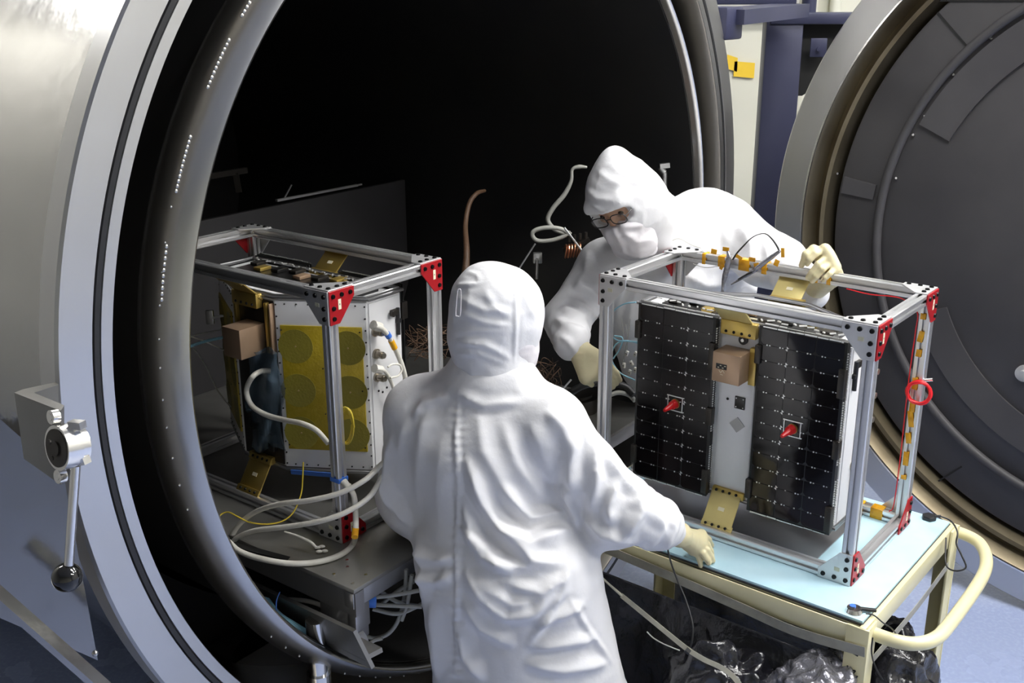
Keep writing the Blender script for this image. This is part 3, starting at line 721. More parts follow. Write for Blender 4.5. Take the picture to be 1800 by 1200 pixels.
        for cx in (.215, .785):
            for cz in (.460, .335, .212):
                c = MB(); P = A+d*L*cx+Vector((0, 0, cz))+n*.0115; c.cyl(P, P+n*.0006, .0475, n=48); pt = c.build('antenna_patch', 'antenna_patch', AM, 40)
                q = MB(); q.cyl(P+n*.0004, P+n*.002, .0022, n=10); q.build('feed_pin', 'bronze', AM)
        for k in range(15):
            for s in (.022, .978): screw(PW, A+d*L*s+Vector((0, 0, ZB+.012+k*(ZT-ZB-.024)/14))+n*.0062, n, .0026)
        for k in range(7):
            for z in (ZB+.010, ZT-.010): screw(PW, A+d*L*(.12+k*.127)+Vector((0, 0, z))+n*.0062, n, .0026)
        for (s, z) in ((.08, .505), (.93, .505), (.08, .175), (.93, .175), (.5, .40), (.5, .27), (.08, .34), (.93, .34)): screw(AM, A+d*L*s+Vector((0, 0, z))+n*.0116, n, .0024)
    # nadir side box and strips (long side between the antenna panels)
    nc_ = MB(); nc_.box((0, .1245, (ZB+ZT)/2), (.158, .005, ZT-ZB-.01), bev=.001); nc_.build('nadir_plate', 'dark_metal', S_)
    for k in range(4):
        q = MB(); q.box((-.045+.03*k, .134, .17+.05*(k % 2)), (.022, .016, .05+.02*(k % 3)), bev=.003); q.build('nadir_unit', 'solar_back', S_)
    nb = MB(); nb.box((-.010, .172, .474), (.070, .086, .082), bev=.0015); nb.build('instrument_box', 'bronze', S_)
    for (x, w_, m_) in ((-.062, .010, 'gold'), (-.078, .006, 'bronze'), (.062, .010, 'gold')):
        s = MB(); s.box((x, .130, .505), (w_, .018, .14), bev=.002); s.build('mounting_strip', m_, S_)
    return S_
SAT_R = make_satellite('small satellite with two black solar panels and red caps, in the cart frame', (.666, 2.706, .8155), -.6730, False)
SAT_L = make_satellite('small satellite with angled amber antenna board of six discs, in the left frame', (-.620, 2.842, .8605), FYL+PI, True)
# ================================================================== PEOPLE (signed-distance modelling + surface nets)
def V3(p): return np.array([p[0], p[1], p[2]], float)
class SDF:
    """list of smooth-blended primitives"""
    def __init__(s): s.prims = []
    def cone(s, a, b, ra, rb, k=.03, sq=None, grp=0):      # tapered capsule ; sq=(axis, factor): widened along axis
        s.prims.append(('c', V3(a), V3(b), ra, rb, k, sq, grp)); return s
    def ell(s, c, r, R=None, k=.03, grp=0):                # ellipsoid, R rows = local axes
        s.prims.append(('e', V3(c), np.array(r, float), np.eye(3) if R is None else np.array(R, float), k, grp)); return s
    def chain(s, pts, rs, k=.02, sq=None, grp=0):
        for i in range(len(pts)-1): s.cone(pts[i], pts[i+1], rs[i], rs[i+1], k, sq, grp)
        return s
    def one(s, pr, P, gr):
        if pr[0] == 'c':
            _, a, b, ra, rb, k, sq, g = pr; Q = P
            ra += gr; rb += gr
            if sq is not None:
                ax, f = V3(sq[0]), sq[1]; ax = ax/np.linalg.norm(ax); c = (a+b)/2
                def w(X): return X - np.outer((X-c)@ax, ax)*(1-1/f) if X.ndim == 2 else X - ((X-c)@ax)*ax*(1-1/f)
                Q = w(P); a, b = w(a), w(b)
            ab = b-a; L2 = ab@ab+1e-12; h = np.clip(((Q-a)@ab)/L2, 0, 1)
            return np.linalg.norm(Q-a-h[:, None]*ab, axis=1)-(ra+(rb-ra)*h)
        _, c, r, R, k, g = pr; r = r+gr; q = (P-c)@R.T
        k0 = np.linalg.norm(q/r, axis=1); k1 = np.linalg.norm(q/(r*r), axis=1)+1e-9
        return k0*(k0-1)/k1
    def __call__(s, P, gr=0.):
        gs = {}
        for pr in s.prims:
            d = s.one(pr, P, gr); k = pr[-2] if pr[0] == 'e' else pr[5]; g = pr[-1]
            if g not in gs: gs[g] = d
            else:
                o_ = gs[g]; h = np.clip(.5+.5*(o_-d)/k, 0, 1); gs[g] = o_*(1-h)+d*h-k*h*(1-h)
        out = None
        for d in gs.values(): out = d if out is None else np.minimum(out, d)
        return out
    def bounds(s, pad):
        lo, hi = [], []
        for pr in s.prims:
            if pr[0] == 'c':
                f = pr[6][1] if pr[6] is not None else 1
                for p, r in ((pr[1], pr[3]), (pr[2], pr[4])): lo.append(p-r*f); hi.append(p+r*f)
            else: m = pr[2].max(); lo.append(pr[1]-m); hi.append(pr[1]+m)
        return np.min(lo, 0)-pad, np.max(hi, 0)+pad

def nets(fn, lo, hi, h):
    """naive surface nets -> (verts, quads)"""
    n = np.ceil((hi-lo)/h).astype(int)+1
    ax = [lo[i]+h*np.arange(n[i]) for i in range(3)]
    D = np.empty(n, np.float64)
    yy, zz = np.meshgrid(ax[1], ax[2], indexing='ij'); yz = np.stack([yy.ravel(), zz.ravel()], 1)
    step = max(1, int(400000//len(yz)))
    for i in range(0, n[0], step):
        xs = ax[0][i:i+step]
        P = np.empty((len(xs), len(yz), 3)); P[:, :, 0] = xs[:, None]; P[:, :, 1:] = yz[None]
        D[i:i+step] = fn(P.reshape(-1, 3)).reshape(len(xs), n[1], n[2])
    S = D < 0
    cs = np.zeros(n-1, int); off = [(a, b, c) for a in (0, 1) for b in (0, 1) for c in (0, 1)]
    for a, b, c in off: cs += S[a:n[0]-1+a, b:n[1]-1+b, c:n[2]-1+c]
    act = (cs > 0) & (cs < 8); idx = -np.ones(n-1, int); ii = np.argwhere(act); idx[act] = np.arange(len(ii))
    acc = np.zeros((len(ii), 3)); cnt = np.zeros(len(ii))
    val = {o_: D[ii[:, 0]+o_[0], ii[:, 1]+o_[1], ii[:, 2]+o_[2]] for o_ in off}
    for o_ in off:
        for d in range(3):
            if o_[d] == 0:
                q = list(o_); q[d] = 1; q = tuple(q); v0, v1 = val[o_], val[q]; m = (v0 < 0) != (v1 < 0)
                t = np.where(m, v0/(v0-v1+1e-15), 0); p = np.array(o_, float)[None].repeat(len(ii), 0); p[:, d] += t
                acc[m] += p[m]; cnt[m] += 1
    verts = lo+h*(ii+acc/cnt[:, None])
    quads = []
    for d in range(3):
        e1, e2 = (d+1) % 3, (d+2) % 3
        sl0 = [slice(None)]*3; sl1 = [slice(None)]*3; sl0[d] = slice(0, n[d]-1); sl1[d] = slice(1, n[d])
        ch = np.argwhere(S[tuple(sl0)] != S[tuple(sl1)])
        ch = ch[(ch[:, e1] > 0) & (ch[:, e2] > 0) & (ch[:, e1] < n[e1]-1) & (ch[:, e2] < n[e2]-1)]
        ins = S[ch[:, 0], ch[:, 1], ch[:, 2]]
        c = []
        for (u, v) in ((-1, -1), (0, -1), (0, 0), (-1, 0)):
            q = ch.copy(); q[:, e1] += u; q[:, e2] += v; c.append(idx[q[:, 0], q[:, 1], q[:, 2]])
        q = np.stack(c, 1); q[~ins] = q[~ins][:, ::-1]; quads.append(q)
    return verts, np.concatenate(quads)

def vnormals(V, Q):
    n = np.cross(V[Q[:, 2]]-V[Q[:, 0]], V[Q[:, 3]]-V[Q[:, 1]]); N = np.zeros_like(V)
    for k in range(4): np.add.at(N, Q[:, k], n)
    return N/(np.linalg.norm(N, axis=1)[:, None]+1e-12)
def relax(V, Q, it=3, lam=.5):
    for _ in range(it):
        S = np.zeros_like(V); C = np.zeros(len(V))
        for k in range(4):
            a, b = Q[:, k], Q[:, (k+1) % 4]; np.add.at(S, a, V[b]); np.add.at(C, a, 1); np.add.at(S, b, V[a]); np.add.at(C, b, 1)
        V = V+(S/np.maximum(C, 1)[:, None]-V)*lam
    return V
def hash3(i):
    h = (i[..., 0]*374761393 + i[..., 1]*668265263 + i[..., 2]*2147483647) & 0xffffffff
    h = ((h ^ (h >> 13))*1274126177) & 0xffffffff; return ((h ^ (h >> 16)) & 0xffff)/65535.
def vnoise(P):
    i = np.floor(P).astype(np.int64); f = P-i; f = f*f*(3-2*f); r = 0
    for a in (0, 1):
        for b in (0, 1):
            for c in (0, 1):
                w = (f[:, 0] if a else 1-f[:, 0])*(f[:, 1] if b else 1-f[:, 1])*(f[:, 2] if c else 1-f[:, 2])
                r = r+w*hash3(i+np.array([a, b, c]))
    return r*2-1
def ridge(P): return 1-np.abs(vnoise(P))*2
def vpix(V):
    d = V-np.array(CAMP); R = np.array(_r); U = np.array(_u); Fv = np.array(_f); z = d@Fv
    return np.stack([900+F_PX*(d@R)/z, 600-F_PX*(d@U)/z], 1)
def fold_field(V, N, folds):
    """folds: (polyline in photo pixels, height in m, half width px). Modelled as ridges of cloth on the side that faces the viewer; they fade out round the body."""
    p = vpix(V); face = -(N*((V-np.array(CAMP))/np.linalg.norm(V-np.array(CAMP), axis=1)[:, None])).sum(1); fw = np.clip((face+.05)/.35, 0, 1)
    out = np.zeros(len(V))
    for pts, amp, wd in folds:
        pts = np.array(pts, float); best = np.full(len(V), 1e9); tt = np.zeros(len(V))
        L = np.linalg.norm(np.diff(pts, axis=0), axis=1); cum = np.concatenate([[0], np.cumsum(L)]); T = cum[-1]
        for i in range(len(pts)-1):
            a, b = pts[i], pts[i+1]; ab = b-a; h = np.clip(((p-a)@ab)/(ab@ab), 0, 1); d = np.linalg.norm(p-a-h[:, None]*ab, axis=1)
            m = d < best; best[m] = d[m]; tt[m] = (cum[i]+h[m]*L[i])/T
        taper = np.clip(np.minimum(tt, 1-tt)/.22, 0, 1)**.7
        w = wd*.85*(.55+.45*taper)
        x = best/w
        out += amp*taper*(1.15*np.exp(-1.5*(np.sqrt(x*x+.06)-.245))-.30*np.exp(-((x-1.9)**2)*1.2))
    return out*fw
def to_mesh(name, V, Q, material, parent, sub=0, auto=0, attr=None):
    me = bpy.data.meshes.new(name); me.from_pydata(V.tolist(), [], Q.tolist()); me.update()
    o = link(name, me, material, parent, 0); me.shade_smooth()
    if sub:
        m = o.modifiers.new('Subdivision', 'SUBSURF'); m.levels = sub; m.render_levels = sub
    return o
def sdf_obj(name, fn, bounds, h, material, parent, it=2, disp=None, sub=0):
    V, Q = nets(fn, bounds[0], bounds[1], h); V = relax(V, Q, it)
    if disp is not None:
        N = vnormals(V, Q); V = V+N*disp(V, N)[:, None]; V = relax(V, Q, 1, .15)
    return to_mesh(name, V, Q, material, parent, sub)

def frame_of(fwd, up=(0, 0, 1), roll=0.):
    f = np.array(fwd, float); f /= np.linalg.norm(f); r = np.cross(f, np.array(up, float)); r /= np.linalg.norm(r); u = np.cross(r, f)
    c, s = math.cos(roll), math.sin(roll); return c*r+s*u, c*u-s*r, f       # the person's own right, up, forward
def head_prims(S, c, r, u, f, k=.012):
    c = np.array(c)
    def L(x, y, z): return c+r*x+u*y+f*z
    R = np.array([r, u, f])
    S.ell(L(0, .022, -.012), (.074, .098, .094), R, .03); S.ell(L(0, -.045, .022), (.058, .068, .066), R, .03)      # skull, jaw
    S.ell(L(0, -.095, .062), (.022, .018, .020), R, .02)                                                             # chin
    S.cone(L(0, .012, .086), L(0, -.030, .108), .0095, .0125, .012); S.ell(L(-.013, -.033, .096), (.008, .007, .010), R, .008); S.ell(L(.013, -.033, .096), (.008, .007, .010), R, .008)   # nose
    S.cone(L(-.042, .030, .074), L(.042, .030, .074), .010, .010, .02)                                               # brow
    for s in (-1, 1):
        S.ell(L(s*.042, -.015, .066), (.020, .016, .018), R, .02); S.ell(L(s*.078, .0, -.008), (.009, .030, .019), R, .006)   # cheek, ear
        S.ell(L(s*.032, .010, .0755), (.013, .0075, .0085), R, .004)                                                   # eyelid
    S.cone(L(-.020, -.060, .084), L(.020, -.060, .084), .0065, .0065, .008); S.cone(L(-.016, -.071, .083), L(.016, -.071, .083), .007, .007, .006)   # lips
    S.cone(L(0, -.06, -.02), L(0, -.16, -.035), .055, .058, .03)                                                       # neck
    return L
def ring_wrinkles(V, a, b, amp, freq, reach, seed=0.):
    """gathers running round a sleeve between a and b"""
    a, b = V3(a), V3(b); ab = b-a; L = np.linalg.norm(ab); t = (V-a)@ab/L; d = np.linalg.norm(V-a-np.outer(np.clip(t, 0, L)/L, ab), axis=1)
    w = np.clip((reach-d)/(.3*reach), 0, 1)*np.clip((t+.02)/.04, 0, 1)*np.clip((L+.02-t)/.04, 0, 1)
    ph = vnoise(V*11+seed)*2.2
    return amp*w*np.sin(t*freq*2*PI+ph)*(.6+.4*vnoise(V*17+seed+5))
def glove(name, parent, wrist, knuck, fingers, thumb, palm_r, sleeve=None, h=.0026, label=None, flat=None):
    """fingers: list of point chains from knuckle to tip"""
    S = SDF()
    W_ = V3(wrist)
    for kn in knuck: S.cone(W_+(V3(kn)-W_)*.12, V3(kn), palm_r*1.05, palm_r, .014)
    if sleeve is not None: S.cone(sleeve, W_, .034, .029, .02)
    for i, fg in enumerate(fingers):
        m = len(fg); rs = np.linspace(.0096, .0074, m)*(1 if i < 3 else .88); S.chain(fg, rs, .0035, None, 0)
    if thumb is not None: S.chain(thumb, np.linspace(.0125, .0085, len(thumb)), .010, None, 0)
    lo, hi = S.bounds(.01)
    o = sdf_obj(name, lambda P: S(P), (lo, hi), h, 'latex', parent, 2, lambda V, N: .0007*ridge(V*70)*np.clip((.09-np.linalg.norm(V-W_, axis=1))/.05, 0, 1))
    return o
A3 = lambda px, py, Y: V3(at(px, py, Y))

# ------------------------------------------------------------------ the near person, seen from behind
hN = A3(874, 560, 2.38); rN, uN, fN = frame_of((.92, .24, -.30), roll=-.02)
bodyN = SDF(); head_prims(bodyN, hN, rN, uN, fN)
neckN = A3(868, 655, 2.37); LsN = A3(744, 728, 2.44); RsN = A3(968, 742, 2.29); chestN = A3(852, 790, 2.36)
LeN = A3(716, 868, 2.50); LwN = A3(765, 850, 2.74); ReN = A3(1092, 893, 2.27); RwN = A3(1192, 938, 2.38)
waistN = A3(868, 952, 2.33); pelN = np.array([waistN[0]+.03, waistN[1]-.015, .90])
hipL = pelN+np.array([-.095, .03, -.06]); hipR = pelN+np.array([.115, -.035, -.06])
kneeL = np.array([hipL[0]+.0, hipL[1]+.05, .47]); kneeR = np.array([hipR[0]+.11, hipR[1]+.02, .47])
footL = np.array([hipL[0]-.0, hipL[1]-.0, .07]); footR = np.array([hipR[0]+.14, hipR[1]-.03, .07])
sideN = (RsN-LsN)/np.linalg.norm(RsN-LsN)
def torso(S, neck, Ls, Rs, chest, waist, pel, side, grow=1., k=.05):
    mid = (Ls+Rs)/2
    S.cone(mid*.5+neck*.5, chest, .095*grow, .125*grow, k, (side, 1.32)); S.cone(chest, waist, .130*grow, .128*grow, k, (side, 1.22)); S.cone(waist, pel, .130*grow, .145*grow, k, (side, 1.22))
    S.cone(Ls, Rs, .068*grow, .068*grow, k); S.cone(neck, mid, (.060 if grow > 1 else .045)*grow, .075*grow, k, (side, 1.5 if grow > 1 else 1.1))
torso(bodyN, neckN+fN*.02, LsN, RsN, chestN, waistN, pelN, sideN, .84)
for a, b, c in ((LsN, LeN, LwN), (RsN, ReN, RwN)): bodyN.cone(a, b, .050, .040, .03); bodyN.cone(b, c, .040, .027, .02)
for a, b, c in ((hipL, kneeL, footL), (hipR, kneeR, footR)): bodyN.cone(a, b, .082, .056, .04); bodyN.cone(b, c, .054, .038, .02); bodyN.cone(c, c+np.array([-.02, .13, -.03]), .036, .03, .02)
suitN = SDF(); torso(suitN, neckN, LsN, RsN, chestN, waistN, pelN, sideN, 1.05)
suitN.cone(LsN, LeN, .072, .068, .11); suitN.cone(LeN, LwN, .066, .050, .06); suitN.ell(A3(735, 860, 2.46), (.07, .08, .12), None, .08)
up1 = RsN*.45+ReN*.55
suitN.cone(RsN, up1, .070, .066, .045); suitN.cone(up1, ReN, .066, .075, .03); suitN.cone(ReN, ReN*.4+RwN*.6, .076, .064, .03); suitN.cone(ReN*.4+RwN*.6, RwN*.84+ReN*.16, .062, .040, .02)
suitN.ell(A3(1070, 925, 2.27), (.055, .06, .055), None, .04)                       # slack cloth under the elbow
for a, b, c in ((hipL, kneeL, footL), (hipR, kneeR, footR)): suitN.cone(a, b, .118, .094, .06); suitN.cone(b, c+np.array([0, 0, .04]), .092, .07, .03); suitN.cone(c, c+np.array([-.02, .14, -.02]), .055, .045, .03)
suitN.cone(pelN+np.array([0, 0, -.02]), pelN+np.array([.04, -.02, -.40]), .150, .135, .06, (sideN, 1.40)); suitN.ell(A3(1000, 868, 2.31), (.045, .05, .055), None, .05)
suitN.cone(A3(852, 648, 2.375), A3(858, 668, 2.365), .074, .088, .02, (sideN, 1.12))          # standing collar
foldsN = [
 # (pixels, height, half-width)
 ([(806, 690), (802, 760), (806, 860), (804, 960), (804, 1060), (800, 1190)], .0045, 5),          # centre back seam
 ([(760, 700), (742, 760), (735, 850), (745, 920)], .010, 15), ([(716, 730), (700, 800), (700, 880)], .010, 13),
 ([(778, 760), (770, 850), (775, 930)], .007, 13), ([(840, 720), (850, 790), (880, 850), (925, 905)], .010, 15),
 ([(880, 740), (905, 810), (940, 860), (972, 880)], .011, 15), ([(930, 740), (955, 800), (975, 850)], .008, 12),
 ([(818, 800), (850, 880), (880, 930), (935, 985), (990, 990)], .013, 16), ([(812, 870), (835, 940), (880, 990), (930, 1000)], .011, 13),
 ([(812, 920), (850, 980), (905, 1008)], .010, 11), ([(880, 850), (930, 910), (990, 900)], .010, 13),
 ([(870, 920), (930, 955), (1003, 930)], .012, 16), ([(730, 970), (770, 985), (800, 978)], .008, 12), ([(728, 1010), (770, 1020), (802, 1005)], .008, 11),
 ([(815, 1000), (850, 1050), (890, 1080), (940, 1075), (985, 1030)], .011, 15), ([(812, 1050), (850, 1100), (905, 1135)], .010, 14),
 ([(900, 1030), (950, 1040), (1000, 1010)], .008, 10), ([(925, 1140), (960, 1090), (990, 1040), (1000, 990)], .007, 8),
 ([(930, 1140), (990, 1130), (1050, 1120)], .009, 12), ([(940, 1100), (1000, 1075), (1030, 1060)], .008, 10), ([(920, 1165), (990, 1175), (1070, 1165)], .010, 14),
 ([(808, 1090), (820, 1150), (850, 1195)], .010, 12), ([(760, 1060), (765, 1120), (770, 1190)], .008, 14), ([(1000, 1050), (1030, 1100), (1080, 1170)], .005, 5),
 ([(745, 1080), (740, 1150), (750, 1195)], .007, 11), ([(840, 1020), (900, 1060), (950, 1050)], .007, 9),
 # right sleeve
 ([(1010, 760), (1000, 810), (1010, 870)], .010, 13), ([(1040, 770), (1048, 840), (1040, 900)], .009, 13), ([(1085, 840), (1070, 890), (1075, 925)], .009, 11),
 ([(1120, 860), (1125, 900), (1095, 950)], .010, 13), ([(1150, 890), (1160, 930), (1130, 968)], .010, 11), ([(1178, 905), (1183, 930), (1168, 965)], .008, 8),
 ([(1020, 900), (1060, 940), (1110, 955)], .008, 11), ([(1055, 790), (1100, 850), (1130, 868)], .007, 10), ([(988, 850), (1010, 900), (1015, 930)], .010, 9),
 # shoulders
 ([(800, 690), (850, 712), (920, 706)], .005, 10), ([(725, 735), (745, 710), (790, 696)], .006, 10), ([(960, 720), (990, 750), (1000, 790)], .006, 12),
 ([(690, 760), (680, 830), (690, 900)], .008, 10), ([(672, 830), (690, 880), (720, 925)], .008, 10), ([(735, 930), (748, 1000), (745, 1060)], .007, 12)]
foldsN = [(p, (a*.55 if p[0][1] < 800 and i > 0 and i < 8 else a*1.1), (w*1.25 if p[0][1] < 800 and i > 0 and i < 8 else w)) for i, (p, a, w) in enumerate(foldsN)]
def dispN(V, N):
    q = V*np.array([9, 9, 5.]); q += .35*np.stack([vnoise(V*6), vnoise(V*6+9), vnoise(V*6+21)], 1)
    d = fold_field(V, N, foldsN)*1.55 + .0030*ridge(q+3.3)*(.5+.5*vnoise(V*4)) + .0012*ridge(V*22) + .0035*vnoise(V*np.array([5, 5, 3.])+2)
    # gathers along the centre back seam
    p = vpix(V); w = np.exp(-((p[:, 0]-804)/14)**2)*(p[:, 1] > 700)
    d += .0022*w*np.sin(p[:, 1]*.42+1.5*np.sin(p[:, 1]*.05))
    d += ring_wrinkles(V, ReN, RwN, .0035, 24, .10) + ring_wrinkles(V, LsN, LeN, .003, 16, .10, 3)
    return d
HOODN = SDF(); HOODN.ell(hN+uN*.030-fN*.010, (.088, .100, .108), np.array([rN, uN, fN]), .03); HOODN.ell(hN-uN*.025+fN*.004, (.088, .106, .102), np.array([rN, uN, fN]), .05); HOODN.cone(hN-uN*.05-fN*.012, A3(872, 656, 2.375), .085, .094, .03)
PN = sdf_obj('person', lambda P: np.maximum(bodyN(P), np.minimum(suitN(P), HOODN(P))+.010), bodyN.bounds(.03), .011, 'skin', None, 2)
tag(PN, 'person in white hooded coverall seen from behind, right gloved hand on the cart edge', 'person')
sdf_obj('coverall', lambda P: suitN(P), suitN.bounds(.03), .0085, 'cloth', PN, 2, dispN, 1)
hoodN = HOODN; R_ = np.array([rN, uN, fN]); hoodN.ell(hN+uN*.045-fN*.045, (.080, .072, .066), R_, .03)
foldsH = [([(800, 520), (850, 545), (905, 548)], .004, 8), ([(802, 545), (850, 565), (900, 575)], .004, 7), ([(806, 583), (850, 581), (905, 583)], .0030, 4), ([(800, 600), (850, 605), (900, 632)], .006, 8),
          ([(800, 620), (840, 620), (890, 640)], .005, 7), ([(905, 470), (906, 560), (904, 640)], .0035, 4), ([(802, 501), (825, 501), (846, 498)], .0045, 4), ([(846, 498), (838, 482), (820, 478)], .003, 4), ([(915, 500), (925, 530), (940, 560)], .003, 8), ([(850, 510), (870, 540), (900, 560)], .003, 7)]
sdf_obj('hood', lambda P: hoodN(P), hoodN.bounds(.02), .0065, 'cloth', PN, 2, lambda V, N: fold_field(V, N, foldsH)*1.1+.0018*ridge(V*26)+.0022*vnoise(V*14), 1)
tg = MB(); ptsT = [A3(x, y, 2.262) for x, y in ((806, 508), (810, 512), (809, 552), (804, 555), (801, 551), (804, 514))]
tg.tube([Vector(p) for p in ptsT]+[Vector(ptsT[0])], .0013, 6, sub=4); tg.build('hood_toggle', 'mask', PN)
maskN = SDF(); maskN.ell(hN-uN*.030+fN*.006, (.0915, .094, .105), R_, .03); maskN.ell(hN-uN*.085+fN*.050, (.060, .040, .070), R_, .05)
def mN(P):
    q = (P-hN); return np.maximum(np.maximum(maskN(P), -(q@fN-.000)), q@uN-.010)
sdf_obj('face_veil', mN, maskN.bounds(.02), .0055, 'mask', PN, 2, lambda V, N: .0025*ridge(V*16)+.001*ridge(V*40), 1)
# right glove, fingers spread on the mat and over the cart edge
w_ = A3(1192, 938, 2.385)
K = [V3(onz(1233, 945, .872)), V3(onz(1231, 953, .869)), V3(onz(1226, 960, .862)), V3(onz(1219, 965, .853))]
glove('glove', PN, w_, K,
      [[K[0], V3(onz(1243, 957, .858)), V3(onz(1249, 968, .838)), V3(onz(1251, 974, .825))], [K[1], V3(onz(1243, 966, .856)), V3(onz(1250, 978, .836)), V3(onz(1253, 985, .824))],
       [K[2], V3(onz(1236, 972, .850)), V3(onz(1243, 983, .833)), V3(onz(1246, 989, .823))], [K[3], V3(onz(1226, 974, .842)), V3(onz(1230, 984, .828)), V3(onz(1232, 994, .812))]],
      [w_*.45+K[0]*.55, A3(1232, 938, 2.46), A3(1243, 948, 2.49), A3(1250, 958, 2.50)], .0175, A3(1172, 930, 2.38))
glove('glove', PN, LwN, [LwN+np.array([.07, .05, .01]), LwN+np.array([.065, .055, -.012]), LwN+np.array([.06, .055, -.034])],
      [[LwN+np.array([.07+.0, .05, .014-.02*i]), LwN+np.array([.105, .07, .004-.02*i]), LwN+np.array([.125, .075, -.02-.02*i]), LwN+np.array([.128, .07, -.045-.018*i])] for i in range(4)],
      [LwN+np.array([.02, .01, .02]), LwN+np.array([.05, .01, .035]), LwN+np.array([.085, .03, .035])], .016, LwN-(LwN-LeN)*.25, .0032)

# ------------------------------------------------------------------ the far person, bending over the right frame
hF = A3(1096, 349, 3.02); rF, uF, fF = frame_of((-.42, -.75, -.52), roll=-.36)
bodyF = SDF(); Lh = head_prims(bodyF, hF, rF, uF, fF)
neckF = A3(1142, 425, 3.14); LsF = A3(1282, 402, 3.32); RsF = A3(1062, 468, 3.20); chestF = A3(1185, 462, 3.30)
LeF = A3(1372, 462, 3.20); LwF = A3(1424, 512, 2.985); ReF = A3(996, 560, 3.10); RwF = A3(1004, 603, 2.955)
pelF = np.array([.74, 3.56, .93]); waistF = chestF*.45+pelF*.55+np.array([0, .03, .02])
hl, hr = pelF+np.array([.10, -.03, -.06]), pelF+np.array([-.09, .05, -.06])
kl_, kr_ = np.array([hl[0]+.02, hl[1]-.05, .47]), np.array([hr[0]-.02, hr[1]-.05, .47]); fl_, fr_ = np.array([hl[0]+.03, hl[1], .07]), np.array([hr[0]-.03, hr[1], .07])
sideF = (RsF-LsF)/np.linalg.norm(RsF-LsF)
torso(bodyF, neckF, LsF, RsF, chestF, waistF, pelF, sideF, .82)
for a, b, c in ((LsF, LeF, LwF), (RsF, ReF, RwF)): bodyF.cone(a, b, .050, .040, .03); bodyF.cone(b, c, .040, .027, .02)
for a, b, c in ((hl, kl_, fl_), (hr, kr_, fr_)): bodyF.cone(a, b, .082, .056, .04); bodyF.cone(b, c, .054, .038, .02); bodyF.cone(c, c+np.array([-.05, -.12, -.03]), .036, .03, .02)
suitF = SDF(); torso(suitF, neckF, LsF, RsF, chestF, waistF, pelF, sideF, 1.06)
suitF.cone(A3(1232, 400, 3.40), A3(1250, 470, 3.5), .125, .15, .06, (sideF, 1.2))          # bent upper back
suitF.cone(LsF, LeF, .082, .074, .05); suitF.cone(LeF, LwF, .074, .052, .04); suitF.cone(LwF*.85+LeF*.15, LwF+(LwF-LeF)*.10, .056, .044, .02)
suitF.ell(A3(1330, 470, 3.2), (.06, .06, .05), None, .05); suitF.ell(A3(1118, 520, 3.26), (.125, .10, .14), None, .08); suitF.cone(A3(1118, 540, 3.28), A3(1150, 640, 3.40), .10, .11, .06)
suitF.cone(RsF, ReF, .078, .068, .05); suitF.cone(ReF, RwF, .070, .052, .03)
for a, b, c in ((hl, kl_, fl_), (hr, kr_, fr_)): suitF.cone(a, b, .118, .094, .06); suitF.cone(b, c+np.array([0, 0, .04]), .092, .07, .03); suitF.cone(c, c+np.array([-.06, -.13, -.02]), .055, .045, .03)
foldsF = [([(1010, 500), (1040, 510), (1060, 530)], .010, 10), ([(1000, 520), (1030, 540), (1050, 560)], .009, 9), ([(985, 540), (1010, 550), (1035, 565)], .009, 8), ([(975, 560), (1000, 575), (1030, 585)], .008, 8),
          ([(985, 590), (1000, 600), (1012, 620)], .006, 6), ([(1035, 440), (1030, 480), (1010, 510)], .007, 10), ([(1300, 390), (1320, 430), (1325, 480)], .007, 12), ([(1340, 410), (1350, 450), (1345, 500)], .007, 10),
          ([(1200, 480), (1240, 500), (1290, 500)], .008, 12), ([(1160, 520), (1200, 540), (1260, 535)], .008, 12), ([(1130, 480), (1110, 530), (1105, 580)], .008, 10), ([(1160, 350), (1200, 352), (1230, 345)], .005, 9), ([(1250, 360), (1270, 390), (1275, 430)], .006, 10),
          ([(1080, 470), (1090, 510), (1085, 560)], .008, 9), ([(1180, 390), (1220, 400), (1250, 390)], .005, 10), ([(1310, 500), (1340, 520), (1390, 525)], .007, 9)]
def dispF(V, N):
    q = V*9+.35*np.stack([vnoise(V*6+4), vnoise(V*6+13), vnoise(V*6+31)], 1)
    return fold_field(V, N, foldsF)*1.2+.0034*ridge(q)*(.5+.5*vnoise(V*4+7))+.0013*ridge(V*22+5)+.003*vnoise(V*5+2)+ring_wrinkles(V, ReF, RwF, .004, 22, .09, 2)+ring_wrinkles(V, LeF, LwF, .003, 20, .09, 8)
hoodF = SDF(); R2 = np.array([rF, uF, fF])
hoodF.ell(hF+uF*.018-fF*.008, (.094, .108, .108), R2, .03); hoodF.ell(hF-uF*.025, (.095, .105, .103), R2, .05); hoodF.cone(hF-uF*.05-fF*.03, A3(1150, 415, 3.16), .086, .092, .04)
hoodF.cone(hF-uF*.05-fF*.05, A3(1185, 412, 3.25), .075, .09, .03); hoodF.ell(hF+uF*.108-fF*.045+rF*-.01, (.026, .028, .04), R2, .05); hoodF.cone(hF+uF*.050+fF*.083-rF*.05, hF+uF*.046+fF*.083+rF*.055, .016, .017, .03)    # peak and brim
PF = sdf_obj('person', lambda P: np.maximum(bodyF(P), np.minimum(suitF(P), hoodF(P))+.008), bodyF.bounds(.03), .0075, 'skin', None, 2)
tag(PF, 'person in white hooded coverall and glasses bending over the frame, gripping its far rail', 'person')
sdf_obj('coverall', lambda P: suitF(P), suitF.bounds(.03), .0085, 'cloth', PF, 2, dispF, 1)
slot = SDF(); slot.cone(hF+uF*.010+fF*.125-rF*.055, hF+uF*.010+fF*.125+rF*.055, .027, .027, .01, (fF, 2.2)); slot.ell(hF-uF*.05+fF*.12, (.05, .06, .05), R2, .02)
def hF_fn(P): return np.maximum(hoodF(P), -slot(P))
